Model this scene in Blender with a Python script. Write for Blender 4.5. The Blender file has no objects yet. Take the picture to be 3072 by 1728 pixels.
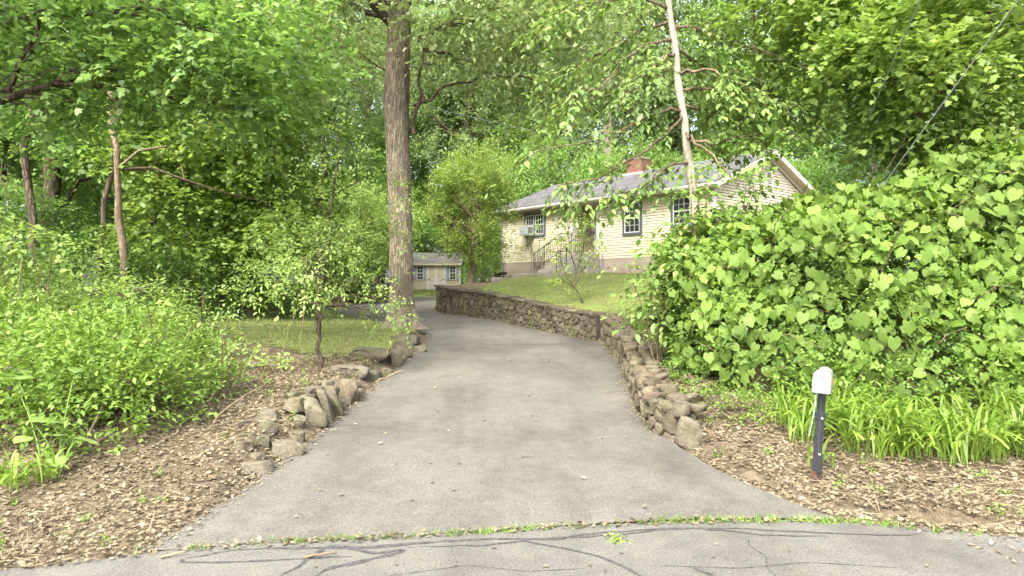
import bpy, bmesh, math
import numpy as np
from mathutils import Matrix, Vector

# ------------------------------------------------------------------ camera, sky, sun, exposure
scene = bpy.context.scene
COL = scene.collection
R = math.radians
CAMZ = 2.0
cam = bpy.data.objects.new('camera', bpy.data.cameras.new('camera'))
COL.objects.link(cam)
cam.location = (0, 0, CAMZ)
cam.rotation_euler = (R(90), 0, 0)
cam.data.lens = 24; cam.data.sensor_width = 36
cam.data.clip_start = .05; cam.data.clip_end = 2000
scene.camera = cam

SUN_EL, SUN_AZ = 48, 204          # azimuth measured clockwise from +Y (north)
world = bpy.data.worlds.new('World'); scene.world = world; world.use_nodes = True
wn = world.node_tree.nodes; wl = world.node_tree.links
sky = wn.new('ShaderNodeTexSky'); sky.sky_type = 'NISHITA'; sky.sun_disc = False
sky.sun_elevation = R(SUN_EL); sky.sun_rotation = R(SUN_AZ)
sky.air_density = 1.0; sky.dust_density = 5.0; sky.ozone_density = .6
bg = wn['Background']; bg.inputs['Strength'].default_value = .15
whs = wn.new('ShaderNodeHueSaturation'); whs.inputs['Saturation'].default_value = .5      # thin bright haze over the blue
wl.new(sky.outputs[0], whs.inputs['Color']); wl.new(whs.outputs[0], bg.inputs['Color'])
sl = bpy.data.lights.new('sun', 'SUN'); sl.energy = 1.2; sl.angle = R(28); sl.color = (1, .93, .80)
so = bpy.data.objects.new('sun', sl); COL.objects.link(so)
d = Vector((math.sin(R(SUN_AZ))*math.cos(R(SUN_EL)), math.cos(R(SUN_AZ))*math.cos(R(SUN_EL)), math.sin(R(SUN_EL))))
so.rotation_euler = d.to_track_quat('Z', 'Y').to_euler(); so.location = d*50
vs = scene.view_settings
vs.view_transform = 'Standard'; vs.look = 'None'; vs.gamma = 1; vs.use_curve_mapping = False
vs.exposure = 2.5
scene.cycles.max_bounces = 8; scene.cycles.diffuse_bounces = 5; scene.cycles.glossy_bounces = 3
scene.cycles.transmission_bounces = 6; scene.cycles.transparent_max_bounces = 6
scene.cycles.use_denoising = True
scene.cycles.use_adaptive_sampling = True; scene.cycles.adaptive_threshold = .025
scene.cycles.sample_clamp_indirect = 6
scene.render.use_persistent_data = False

# ------------------------------------------------------------------ materials
MATS = {}
def new_mat(name):
    m = bpy.data.materials.new(name); m.use_nodes = True
    nt = m.node_tree; MATS[name] = m
    return m, nt, nt.nodes, nt.links, nt.nodes['Principled BSDF']
def ramp(n, stops):
    r = n.new('ShaderNodeValToRGB'); e = r.color_ramp.elements
    while len(e) < len(stops): e.new(.5)
    for k, (p, c) in enumerate(stops): e[k].position = p; e[k].color = (*c, 1)
    return r
def noise(n, l, vec, scale, detail=4, rough=.55):
    t = n.new('ShaderNodeTexNoise'); t.inputs['Scale'].default_value = scale
    t.inputs['Detail'].default_value = detail; t.inputs['Roughness'].default_value = rough
    if vec is not None: l.new(vec, t.inputs['Vector'])
    return t
def mixc(n, l, fac, a, b, mode='MIX'):
    x = n.new('ShaderNodeMix'); x.data_type = 'RGBA'; x.blend_type = mode
    for sock, v in ((x.inputs[0], fac), (x.inputs[6], a), (x.inputs[7], b)):
        if hasattr(v, 'links') or hasattr(v, 'is_linked'): l.new(v, sock)
        elif isinstance(v, (int, float)): sock.default_value = v
        else: sock.default_value = (*v, 1)
    return x.outputs[2]
def bump(n, l, h, strength, dist, bsdf):
    b = n.new('ShaderNodeBump'); b.inputs['Strength'].default_value = strength; b.inputs['Distance'].default_value = dist
    l.new(h, b.inputs['Height']); l.new(b.outputs[0], bsdf.inputs['Normal'])
    return b
def coords(n, l, kind='Object', scale=None):
    t = n.new('ShaderNodeTexCoord'); o = t.outputs[kind]
    if scale:
        mp = n.new('ShaderNodeMapping'); mp.inputs['Scale'].default_value = scale; l.new(o, mp.inputs['Vector']); o = mp.outputs[0]
    return o
def geo_pos(n, l, scale=None):
    o = n.new('ShaderNodeNewGeometry').outputs['Position']
    if scale:
        mp = n.new('ShaderNodeMapping'); mp.inputs['Scale'].default_value = scale; l.new(o, mp.inputs['Vector']); o = mp.outputs[0]
    return o
def math_node(n, l, op, a, b=None):
    x = n.new('ShaderNodeMath'); x.operation = op
    for s, v in zip(x.inputs, (a, b)):
        if v is None: continue
        if isinstance(v, (int, float)): s.default_value = v
        else: l.new(v, s)
    return x.outputs[0]

def leaf_mat(name, cols, trans=.38, rough=.42, spec=.4, tint=(1.12, 1.12, .72)):
    """Every leaf its own shade; light passes through the blade."""
    if 'dead' not in name and 'dry' not in name: k = 1.0 if 'vine' in name else 1.08; cols = [(a*k*1.06, b_*k*.92, c*k*1.4) for a, b_, c in cols]
    m, nt, n, l, b = new_mat(name)
    g = n.new('ShaderNodeNewGeometry'); oi = n.new('ShaderNodeObjectInfo')
    r = math_node(n, l, 'FRACT', math_node(n, l, 'ADD', g.outputs['Random Per Island'], oi.outputs['Random']))
    k = len(cols)
    rp = ramp(n, [(i/(k-1), c) for i, c in enumerate(cols)]); l.new(r, rp.inputs[0])
    nz = noise(n, l, g.outputs['Position'], .9, 2)
    hs = n.new('ShaderNodeHueSaturation'); l.new(rp.outputs[0], hs.inputs['Color'])
    mr = n.new('ShaderNodeMapRange'); mr.inputs[1].default_value = .3; mr.inputs[2].default_value = .7
    mr.inputs[3].default_value = .72; mr.inputs[4].default_value = 1.28
    l.new(nz.outputs[0], mr.inputs[0]); l.new(mr.outputs[0], hs.inputs['Value'])
    l.new(hs.outputs[0], b.inputs['Base Color'])
    b.inputs['Roughness'].default_value = rough; b.inputs['Specular IOR Level'].default_value = spec
    tr = n.new('ShaderNodeBsdfTranslucent')
    l.new(mixc(n, l, 1.0, hs.outputs[0], tint, 'MULTIPLY'), tr.inputs['Color'])
    ms = n.new('ShaderNodeMixShader'); ms.inputs[0].default_value = trans
    l.new(b.outputs[0], ms.inputs[1]); l.new(tr.outputs[0], ms.inputs[2])
    l.new(ms.outputs[0], n['Material Output'].inputs['Surface'])
    return m
leaf_mat('leaf_vine', [(0.072, 0.146, 0.014), (0.095, 0.181, 0.020), (0.118, 0.217, 0.025), (0.145, 0.252, 0.034)], .36, .55, .18)
leaf_mat('leaf_vine_small', [(.075, .17, .018), (.11, .22, .024), (.16, .29, .035)], .36, .5, .25)
leaf_mat('leaf_shrub', [(0.085, 0.176, 0.019), (0.122, 0.233, 0.026), (0.160, 0.290, 0.036), (0.197, 0.337, 0.046)], .38, .5, .25)
leaf_mat('leaf_shrub_pale', [(0.156, 0.273, 0.048), (0.202, 0.338, 0.062), (0.258, 0.404, 0.081)], .45, .5, .25)
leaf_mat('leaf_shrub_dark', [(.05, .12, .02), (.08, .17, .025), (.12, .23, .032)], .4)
leaf_mat('leaf_maple', [(0.082, 0.179, 0.032), (0.116, 0.235, 0.040), (0.165, 0.310, 0.054), (0.204, 0.367, 0.072)], .5)
leaf_mat('leaf_maple_bright', [(0.127, 0.235, 0.034), (0.176, 0.304, 0.044), (0.234, 0.377, 0.060)], .5)
leaf_mat('leaf_oak', [(.13, .21, .05), (.18, .27, .07), (.24, .34, .10), (.28, .38, .13)], .48)
leaf_mat('leaf_young', [(.09, .19, .03), (.13, .25, .04), (.18, .31, .05), (.22, .36, .08)], .42)
leaf_mat('leaf_apple', [(.15, .25, .04), (.21, .33, .05), (.28, .41, .065)], .42)
leaf_mat('leaf_wood', [(.10, .215, .032), (.14, .28, .04), (.19, .35, .055), (.23, .39, .075)], .5)
leaf_mat('leaf_wood_grey', [(.14, .245, .065), (.19, .31, .085), (.24, .37, .115)], .5)
leaf_mat('leaf_wood_deep', [(.085, .19, .03), (.12, .245, .038), (.165, .31, .05)], .5)
leaf_mat('leaf_spruce', [(.035, .085, .03), (.05, .12, .04)], .2)
leaf_mat('leaf_lily', [(.115, .23, .02), (.155, .285, .026), (.20, .335, .038)], .42)
leaf_mat('leaf_grass', [(.155, .215, .045), (.19, .25, .055), (.25, .275, .10)], .35)
leaf_mat('leaf_weed', [(.12, .25, .025), (.17, .31, .038)], .38)
leaf_mat('leaf_dead', [(0.064, 0.048, 0.029), (0.181, 0.148, 0.095), (0.251, 0.215, 0.142), (0.128, 0.099, 0.061), (0.299, 0.268, 0.182), (0.091, 0.070, 0.042), (0.213, 0.177, 0.114)], .12, .75, .12, (1.1, .9, .6))
leaf_mat('dry_stem', [(.18, .135, .083), (.24, .19, .125), (.12, .087, .054)], .05, .75, .12, (1, .9, .7))

def bark_mat(name, c1, c2, zs=.16, sc=14, bs=.9, dist=.03):
    m, nt, n, l, b = new_mat(name)
    v = coords(n, l, 'Object', (1, 1, zs))
    a = noise(n, l, v, sc, 6, .65); w = n.new('ShaderNodeTexVoronoi'); w.feature = 'DISTANCE_TO_EDGE'
    w.inputs['Scale'].default_value = sc*.9; l.new(mixc(n, l, .12, v, a.outputs['Color']), w.inputs['Vector'])
    big = noise(n, l, coords(n, l), 1.1, 3)
    h = math_node(n, l, 'ADD', math_node(n, l, 'MULTIPLY', a.outputs[0], .6), math_node(n, l, 'MINIMUM', math_node(n, l, 'MULTIPLY', w.outputs['Distance'], 2.2), .5))
    r = ramp(n, [(.28, c1), (.75, c2)]); l.new(h, r.inputs[0])
    r2 = ramp(n, [(.35, (.7, .7, .7)), (.65, (1.15, 1.15, 1.1))]); l.new(big.outputs[0], r2.inputs[0])
    l.new(mixc(n, l, 1.0, r.outputs[0], r2.outputs[0], 'MULTIPLY'), b.inputs['Base Color'])
    b.inputs['Roughness'].default_value = .9; b.inputs['Specular IOR Level'].default_value = .15
    bump(n, l, h, bs, dist, b)
bark_mat('bark_oak', (0.100, 0.083, 0.062), (0.320, 0.273, 0.205), .09, 30, .9, .04)
bark_mat('bark_dark', (.035, .028, .02), (.12, .095, .07), .15, 14)
bark_mat('bark_pale', (0.281, 0.246, 0.201), (0.437, 0.391, 0.331), .5, 16, .5, .01)
bark_mat('bark_brown', (0.080, 0.060, 0.040), (0.184, 0.144, 0.100), .3, 20, .6, .01)

def plain(name, c, rough=.6, spec=.3, var=.12, sc=6, metallic=0, bumps=0):
    m, nt, n, l, b = new_mat(name)
    a = noise(n, l, coords(n, l), sc, 5, .6)
    lo = tuple(x*(1-var) for x in c); hi = tuple(min(1, x*(1+var)) for x in c)
    r = ramp(n, [(.3, lo), (.7, hi)]); l.new(a.outputs[0], r.inputs[0]); l.new(r.outputs[0], b.inputs['Base Color'])
    b.inputs['Roughness'].default_value = rough; b.inputs['Specular IOR Level'].default_value = spec; b.inputs['Metallic'].default_value = metallic
    if bumps: bump(n, l, a.outputs[0], bumps, .01, b)
    return m
def stone_mat(name, cols, moss=.25, sc=9):
    m, nt, n, l, b = new_mat(name)
    oi = n.new('ShaderNodeObjectInfo'); p = geo_pos(n, l)
    a = noise(n, l, p, sc, 8, .68); c = noise(n, l, p, sc*5, 4, .6); ms = noise(n, l, p, 2.3, 5, .6)
    k = len(cols); r = ramp(n, [(i/(k-1), x) for i, x in enumerate(cols)]); l.new(oi.outputs['Random'], r.inputs[0])
    r2 = ramp(n, [(.25, (.55, .53, .50)), (.5, (1, 1, 1)), (.78, (1.35, 1.33, 1.28))]); l.new(a.outputs[0], r2.inputs[0])
    col = mixc(n, l, 1.0, r.outputs[0], r2.outputs[0], 'MULTIPLY')
    r3 = ramp(n, [(.35, (.75, .75, .75)), (.65, (1.15, 1.15, 1.15))]); l.new(c.outputs[0], r3.inputs[0])
    col = mixc(n, l, 1.0, col, r3.outputs[0], 'MULTIPLY')
    mr = ramp(n, [(.52, (0, 0, 0)), (.72, (moss, moss, moss))]); l.new(ms.outputs[0], mr.inputs[0])
    col = mixc(n, l, mr.outputs[0], col, (.11, .13, .035))
    l.new(col, b.inputs['Base Color']); b.inputs['Roughness'].default_value = .92; b.inputs['Specular IOR Level'].default_value = .2
    h = math_node(n, l, 'ADD', a.outputs[0], math_node(n, l, 'MULTIPLY', c.outputs[0], .3))
    bump(n, l, h, .9, .03, b)
stone_mat('stone_wall', [(0.047, 0.038, 0.027), (0.076, 0.063, 0.045), (0.106, 0.090, 0.063), (0.065, 0.055, 0.040), (0.130, 0.111, 0.079), (0.054, 0.044, 0.032)], .55)
stone_mat('stone_low', [(0.075, 0.062, 0.042), (0.100, 0.086, 0.060), (0.125, 0.108, 0.075), (0.100, 0.076, 0.052), (0.092, 0.082, 0.062), (0.144, 0.124, 0.088)], .4)
stone_mat('stone_rock', [(0.110, 0.096, 0.068), (0.094, 0.084, 0.062), (0.136, 0.121, 0.088), (0.106, 0.093, 0.066), (0.132, 0.111, 0.074)], .4, 6)
stone_mat('stone_moss', [(0.091, 0.082, 0.065), (0.106, 0.097, 0.076)], .9, 6)

def asphalt(name, base, var, speck):
    m, nt, n, l, b = new_mat(name); p = geo_pos(n, l)
    a = noise(n, l, p, .55, 5, .6); f = noise(n, l, p, 60, 3, .7); mid = noise(n, l, p, 6, 5, .65)
    v = n.new('ShaderNodeTexVoronoi'); v.inputs['Scale'].default_value = 75; l.new(p, v.inputs['Vector'])
    r = ramp(n, [(.3, tuple(x*(1-var) for x in base)), (.5, base), (.72, tuple(x*(1+var*.7) for x in base))]); l.new(a.outputs[0], r.inputs[0])
    r2 = ramp(n, [(.3, (.55, .55, .55)), (.5, (1, 1, 1)), (.72, (1.5, 1.47, 1.42))]); l.new(f.outputs[0], r2.inputs[0])
    col = mixc(n, l, 1.0, r.outputs[0], r2.outputs[0], 'MULTIPLY')
    r4 = ramp(n, [(.3, (.86, .86, .87)), (.7, (1.12, 1.11, 1.09))]); l.new(mid.outputs[0], r4.inputs[0])
    col = mixc(n, l, 1.0, col, r4.outputs[0], 'MULTIPLY')
    r3 = ramp(n, [(.0, (1, 1, 1)), (.12, (0, 0, 0))]); l.new(v.outputs['Distance'], r3.inputs[0])
    vs_ = ramp(n, [(.55, (0, 0, 0)), (.7, (speck, speck, speck))]); l.new(v.outputs['Color'], vs_.inputs[0])
    col = mixc(n, l, mixc(n, l, 1.0, r3.outputs[0], vs_.outputs[0], 'MULTIPLY'), col, (.42, .40, .36))
    stn = noise(n, l, geo_pos(n, l, (1.3, .45, 1)), 1.1, 6, .6); r5 = ramp(n, [(.36, (.80, .79, .78)), (.52, (1, 1, 1)), (.75, (1.05, 1.05, 1.03))]); l.new(stn.outputs[0], r5.inputs[0])
    col = mixc(n, l, 1.0, col, r5.outputs[0], 'MULTIPLY')
    l.new(col, b.inputs['Base Color']); b.inputs['Roughness'].default_value = .88; b.inputs['Specular IOR Level'].default_value = .25
    bump(n, l, math_node(n, l, 'ADD', f.outputs[0], math_node(n, l, 'MULTIPLY', mid.outputs[0], .8)), .5, .006, b)
asphalt('asphalt_drive', (0.098, 0.093, 0.080), .30, .6)
asphalt('asphalt_street', (0.106, 0.104, 0.091), .18, .9)
plain('sealant', (.060, .059, .057), .85, .12, .45, 30, 0, .3)

def ground_mat():
    m, nt, n, l, b = new_mat('soil'); p = geo_pos(n, l)
    a = noise(n, l, p, 7, 8, .7); c = noise(n, l, p, .8, 4, .6); f = noise(n, l, p, 40, 4, .7)
    r = ramp(n, [(.3, (.058, .046, .031)), (.5, (.115, .094, .065)), (.7, (.18, .15, .108))]); l.new(a.outputs[0], r.inputs[0])
    r2 = ramp(n, [(.35, (.75, .75, .75)), (.65, (1.15, 1.12, 1.05))]); l.new(c.outputs[0], r2.inputs[0])
    col = mixc(n, l, 1.0, r.outputs[0], r2.outputs[0], 'MULTIPLY')
    l.new(col, b.inputs['Base Color']); b.inputs['Roughness'].default_value = .95; b.inputs['Specular IOR Level'].default_value = .1
    bump(n, l, math_node(n, l, 'ADD', a.outputs[0], math_node(n, l, 'MULTIPLY', f.outputs[0], .5)), .9, .04, b)
ground_mat()
def lawn_mat():
    m, nt, n, l, b = new_mat('turf'); p = geo_pos(n, l)
    a = noise(n, l, p, .7, 5, .65); c = noise(n, l, p, 22, 5, .7)
    r = ramp(n, [(.3, (.16, .13, .07)), (.44, (.135, .165, .048)), (.62, (.155, .205, .055)), (.75, (.18, .22, .07))]); l.new(a.outputs[0], r.inputs[0])
    r2 = ramp(n, [(.3, (.6, .6, .6)), (.7, (1.3, 1.3, 1.25))]); l.new(c.outputs[0], r2.inputs[0])
    l.new(mixc(n, l, 1.0, r.outputs[0], r2.outputs[0], 'MULTIPLY'), b.inputs['Base Color'])
    b.inputs['Roughness'].default_value = .95; b.inputs['Specular IOR Level'].default_value = .1
    bump(n, l, c.outputs[0], .9, .03, b)
lawn_mat()
plain('siding', (.475, .43, .325), .5, .35, .05, 1.2)
plain('trim_white', (0.510, 0.493, 0.451), .5, .3, .06, 2)
plain('fascia', (0.480, 0.448, 0.360), .5, .3, .08, 2)
plain('trim_slate', (.065, .08, .095), .5, .3, .1, 4)
plain('sash_white', (0.510, 0.501, 0.476), .45, .35, .05, 4)
plain('door_red', (.10, .018, .022), .4, .4, .1, 4)
plain('iron', (.018, .02, .024), .45, .4, .2, 20)
plain('shed_siding', (0.428, 0.383, 0.260), .6, .3, .08, 3)
plain('shutter_grey', (.26, .28, .31), .6, .3, .08, 5)
plain('metal_dark', (.02, .025, .035), .5, .4, .2, 10)
plain('plastic_white', (0.219, 0.219, 0.221), .4, .4, .05, 5)
plain('ac_grey', (.40, .40, .38), .5, .3, .12, 8)
plain('soffit', (0.496, 0.464, 0.376), .6, .2, .05, 2)
plain('brick', (.15, .075, .055), .85, .2, .25, 14, 0, .5)
plain('mortar', (.36, .33, .29), .9, .1, .15, 20)
plain('timber_weathered', (0.240, 0.216, 0.176), .85, .15, .2, 8, 0, .4)
plain('wire_grey', (.22, .23, .24), .5, .4, .15, 4)
plain('wire_dark', (.04, .04, .045), .6, .3, .15, 4)
plain('flag_orange', (.50, .11, .04), .5, .3, .15, 20)
plain('string_blue', (.30, .40, .55), .6, .3, .1, 9)
plain('number_dark', (.10, .09, .08), .5, .3, .1, 20)
plain('litter_white', (.72, .72, .70), .5, .3, .1, 20)
def concrete(name, c, stain):
    m, nt, n, l, b = new_mat(name); p = geo_pos(n, l); a = noise(n, l, p, 1.4, 8, .65); f = noise(n, l, p, 30, 4)
    r = ramp(n, [(.3, tuple(x*.72 for x in c)), (.5, c), (.72, tuple(x*1.14 for x in c))]); l.new(a.outputs[0], r.inputs[0])
    s = noise(n, l, p, .6, 6, .7); sr = ramp(n, [(.55, (0, 0, 0)), (.75, (.6, .6, .6))]); l.new(s.outputs[0], sr.inputs[0])
    l.new(mixc(n, l, sr.outputs[0], r.outputs[0], stain), b.inputs['Base Color']); b.inputs['Roughness'].default_value = .9
    b.inputs['Specular IOR Level'].default_value = .2; bump(n, l, f.outputs[0], .3, .006, b)
concrete('concrete', (0.264, 0.224, 0.180), (0.240, 0.160, 0.096)); concrete('concrete_step', (0.240, 0.224, 0.188), (0.136, 0.128, 0.104))
def glass_mat():
    m, nt, n, l, b = new_mat('pane_glass')
    b.inputs['Base Color'].default_value = (.025, .03, .032, 1); b.inputs['Roughness'].default_value = .06; b.inputs['Specular IOR Level'].default_value = .7
glass_mat()
def roof_mat(name, base):
    m, nt, n, l, b = new_mat(name); v = coords(n, l)
    bt = n.new('ShaderNodeTexBrick'); bt.inputs['Scale'].default_value = 1
    bt.inputs['Brick Width'].default_value = .30; bt.inputs['Row Height'].default_value = .138; bt.inputs['Mortar Size'].default_value = .004
    bt.inputs['Color1'].default_value = (*[x*.82 for x in base], 1); bt.inputs['Color2'].default_value = (*[x*1.18 for x in base], 1); bt.inputs['Mortar'].default_value = (*[x*.5 for x in base], 1)
    l.new(v, bt.inputs['Vector']); a = noise(n, l, v, 1.2, 6, .6); f = noise(n, l, v, 60, 3)
    r = ramp(n, [(.3, (.8, .8, .8)), (.7, (1.15, 1.15, 1.15))]); l.new(a.outputs[0], r.inputs[0])
    l.new(mixc(n, l, 1.0, bt.outputs['Color'], r.outputs[0], 'MULTIPLY'), b.inputs['Base Color']); b.inputs['Roughness'].default_value = .9
    b.inputs['Specular IOR Level'].default_value = .2; bump(n, l, f.outputs[0], .4, .005, b)
roof_mat('shingles', (.125, .125, .13)); roof_mat('shingles_shed', (.15, .145, .135))
def post_mat():
    m, nt, n, l, b = new_mat('post_black'); v = coords(n, l)
    a = noise(n, l, v, 9, 6, .65); s = n.new('ShaderNodeSeparateXYZ'); l.new(v, s.inputs[0])
    low = n.new('ShaderNodeMapRange'); low.inputs[1].default_value = .12; low.inputs[2].default_value = .30; low.inputs[3].default_value = .16; low.inputs[4].default_value = -.05
    l.new(s.outputs[2], low.inputs[0])
    h = math_node(n, l, 'ADD', a.outputs[0], low.outputs[0]); r = ramp(n, [(.60, (0, 0, 0)), (.66, (1, 1, 1))]); l.new(h, r.inputs[0])
    l.new(mixc(n, l, r.outputs[0], (.022, .025, .03), (.085, .036, .018)), b.inputs['Base Color'])
    b.inputs['Roughness'].default_value = .5; bump(n, l, a.outputs[0], .25, .01, b)
post_mat()

# ------------------------------------------------------------------ mesh and object helpers
def finish(o, mat, parent=None):
    if mat: o.data.materials.append(MATS[mat])
    COL.objects.link(o)
    if parent is not None: o.parent = parent
    return o
def np_mesh(name, V, F):
    """V (n,3), F (m,k) uniform polygons, fast."""
    V = np.asarray(V, np.float32); F = np.asarray(F, np.int32); m, k = F.shape
    me = bpy.data.meshes.new(name)
    me.vertices.add(len(V)); me.vertices.foreach_set('co', V.ravel())
    me.loops.add(m*k); me.loops.foreach_set('vertex_index', F.ravel())
    me.polygons.add(m); me.polygons.foreach_set('loop_start', np.arange(0, m*k, k, dtype=np.int32))
    me.update(calc_edges=True)
    return me
def np_obj(name, V, F, mat, parent=None, smooth=False):
    me = np_mesh(name, V, F)
    if smooth: me.polygons.foreach_set('use_smooth', np.ones(len(me.polygons), bool))
    return finish(bpy.data.objects.new(name, me), mat, parent)
def tag(o, label=None, cat=None, group=None, kind=None):
    for k, v in (('label', label), ('category', cat), ('group', group), ('kind', kind)):
        if v: o[k] = v
    return o
def empty(name, loc=(0, 0, 0), rz=0, label=None, cat=None, group=None):
    o = bpy.data.objects.new(name, None); COL.objects.link(o); o.location = loc; o.rotation_euler = (0, 0, rz)
    o.empty_display_size = .2
    return tag(o, label, cat, group)
class MB:
    def __init__(s): s.v = []; s.f = []
    def add(s, v, f):
        n = len(s.v); s.v += [tuple(map(float, p)) for p in v]; s.f += [tuple(n+i for i in q) for q in f]; return s
    def box(s, x0, x1, y0, y1, z0, z1):
        return s.add([(x0, y0, z0), (x1, y0, z0), (x1, y1, z0), (x0, y1, z0), (x0, y0, z1), (x1, y0, z1), (x1, y1, z1), (x0, y1, z1)],
                     [(0, 3, 2, 1), (4, 5, 6, 7), (0, 1, 5, 4), (1, 2, 6, 5), (2, 3, 7, 6), (3, 0, 4, 7)])
    def bar(s, p, q, r, sides=6, r2=None):
        V, F = tube_np([p, q], [r, r if r2 is None else r2], sides, True); return s.add(V, [tuple(f) for f in F])
    def path(s, pts, r, sides=6):
        V, F = tube_np(pts, [r]*len(pts), sides, True); return s.add(V, [tuple(f) for f in F])
    def prism(s, poly, axis, a, b):
        """extrude a 2D polygon along axis 0/1/2 from a to b"""
        n = len(poly); ins = lambda p, t: {0: (t, p[0], p[1]), 1: (p[0], t, p[1]), 2: (p[0], p[1], t)}[axis]
        V = [ins(p, a) for p in poly] + [ins(p, b) for p in poly]
        F = [tuple(range(n))[::-1], tuple(range(n, 2*n))] + [(i, (i+1) % n, n+(i+1) % n, n+i) for i in range(n)]
        return s.add(V, F)
    def build(s, name, mat, parent=None, bevel=0, smooth=False):
        me = bpy.data.meshes.new(name); me.from_pydata(s.v, [], s.f)
        bm = bmesh.new(); bm.from_mesh(me); bmesh.ops.recalc_face_normals(bm, faces=bm.faces[:])
        if bevel: bmesh.ops.bevel(bm, geom=bm.edges[:], offset=bevel, segments=1, affect='EDGES', clamp_overlap=True)
        bm.to_mesh(me); bm.free()
        if smooth: me.polygons.foreach_set('use_smooth', [True]*len(me.polygons))
        return finish(bpy.data.objects.new(name, me), mat, parent)
def tube_np(pts, rad, sides=8, caps=False):
    P = np.asarray(pts, float); rad = np.asarray(rad, float); n = len(P)
    T = np.gradient(P, axis=0) if n > 2 else np.repeat((P[1]-P[0])[None], 2, 0)
    T /= np.linalg.norm(T, axis=1, keepdims=True)+1e-9
    ref = np.array([0, 0, 1.]) if abs(T[0, 2]) < .9 else np.array([1., 0, 0])
    U = np.cross(T, ref); U /= np.linalg.norm(U, axis=1, keepdims=True)+1e-9
    W = np.cross(T, U)
    a = np.linspace(0, 2*np.pi, sides, endpoint=False)
    V = (P[:, None] + rad[:, None, None]*(np.cos(a)[None, :, None]*U[:, None]+np.sin(a)[None, :, None]*W[:, None])).reshape(-1, 3)
    i, j = np.meshgrid(np.arange(n-1), np.arange(sides), indexing='ij'); j2 = (j+1) % sides
    F = np.stack([i*sides+j, i*sides+j2, (i+1)*sides+j2, (i+1)*sides+j], -1).reshape(-1, 4)
    F = [tuple(int(x) for x in f) for f in F]
    if caps: F += [tuple(range(sides)), tuple(range((n-1)*sides, n*sides))]
    return V, F
def bend(p, q, sag=.1, n=6, wob=0, rng=None):
    p = np.asarray(p, float); q = np.asarray(q, float); t = np.linspace(0, 1, n)[:, None]
    L = np.linalg.norm(q-p); c = p+(q-p)*t; c[:, 2] += (sag*L*4*t*(1-t))[:, 0]
    if wob: c[1:-1] += rng.normal(0, wob*L, (n-2, 3))
    return c

# ------------------------------------------------------------------ leaves
def fan(outline, c):
    V = [c]+outline; n = len(outline)
    return np.array(V, float), np.array([(0, 1+i, 1+(i+1) % n) for i in range(n)])
def mirror(half):
    """outline from base to tip on +y, mirrored on -y"""
    return half + [(x, -y, z) for x, y, z in half[::-1] if abs(y) > 1e-6]
T_OVATE = (np.array([(0, 0, 0), (.42, .27, .07), (.42, -.27, .07), (1, 0, -.04)]), np.array([(0, 3, 1), (0, 2, 3)]))
T_OVATE6 = (np.array([(0, 0, 0), (.22, .2, .05), (.55, .27, .06), (1, 0, -.08), (.55, -.27, .06), (.22, -.2, .05), (.5, 0, 0)]),
            np.array([(0, 6, 1), (1, 6, 2), (2, 6, 3), (3, 6, 4), (4, 6, 5), (5, 6, 0)]))
T_MAPLE = fan(mirror([(0, 0, 0), (.02, .25, 0), (-.05, .5, -.03), (.28, .38, .03), (.45, .62, -.04), (.55, .27, .04), (.72, .30, 0), (1, 0, -.05)]), (.35, 0, .04))
T_OAK = fan(mirror([(0, 0, 0), (.22, .10, .02), (.25, .26, 0), (.42, .12, .03), (.55, .36, -.02), (.68, .15, .03), (.82, .24, 0), (1, 0, -.06)]), (.5, 0, .03))
T_GRAPE = fan(mirror([(.06, 0, .0), (-.06, .20, .03), (.02, .44, -.02), (.26, .54, -.05), (.42, .44, .03), (.62, .40, -.04), (.78, .20, .0), (1, 0, -.10)]), (.32, 0, .07))
T_GRAPE2 = fan(mirror([(.08, 0, .0), (-.10, .22, .02), (.02, .46, -.03), (.30, .56, -.07), (.40, .33, .04), (.64, .42, -.05), (.74, .19, .0), (1, 0, -.13)]), (.30, 0, .09))
T_HEART = fan(mirror([(.05, 0, .0), (-.08, .16, .02), (.0, .36, -.02), (.28, .46, -.04), (.58, .34, -.02), (.82, .14, -.03), (1, 0, -.09)]), (.34, 0, .08))
def vine_leaf(lobes, deg, sink, n=26, saw=.035, cup=.22):
    th = np.linspace(-180, 180, n, endpoint=False); rr = np.interp(np.abs(th), deg, lobes)*(1+saw*np.where(np.arange(n) % 2, 1, -1)); out = []
    for a, q in zip(np.radians(th), rr): x, y = .38+q*math.cos(a), q*math.sin(a); out.append((x, y, .05*abs(y)-cup*(q*q)*(1 if abs(a) < 1 else .6)+.02*math.sin(3*a)))
    return fan(out, (.36, 0, .02))
T_GRAPE = vine_leaf([.64, .50, .40, .50, .40, .38, .47, .44, .22], [0, 18, 36, 62, 88, 100, 128, 158, 180], .2)
T_GRAPE2 = vine_leaf([.66, .46, .29, .52, .34, .33, .45, .40, .16], [0, 16, 38, 62, 88, 102, 126, 156, 180], .2, 26, .05, .3)
T_HEART = vine_leaf([.64, .50, .46, .46, .45, .46, .50, .46, .22], [0, 16, 36, 62, 88, 102, 132, 158, 180], .2, 26, .03, .16)
T_DEAD = fan(mirror([(0, 0, .05), (.22, .14, .0), (.25, .30, .08), (.45, .14, .0), (.58, .36, .1), (.75, .12, .02), (1, 0, .12)]), (.5, 0, -.03))
T_NEEDLE = (np.array([(0, .06, 0), (0, -.06, 0), (1, 0, -.1)]), np.array([(0, 1, 2)]))

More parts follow.
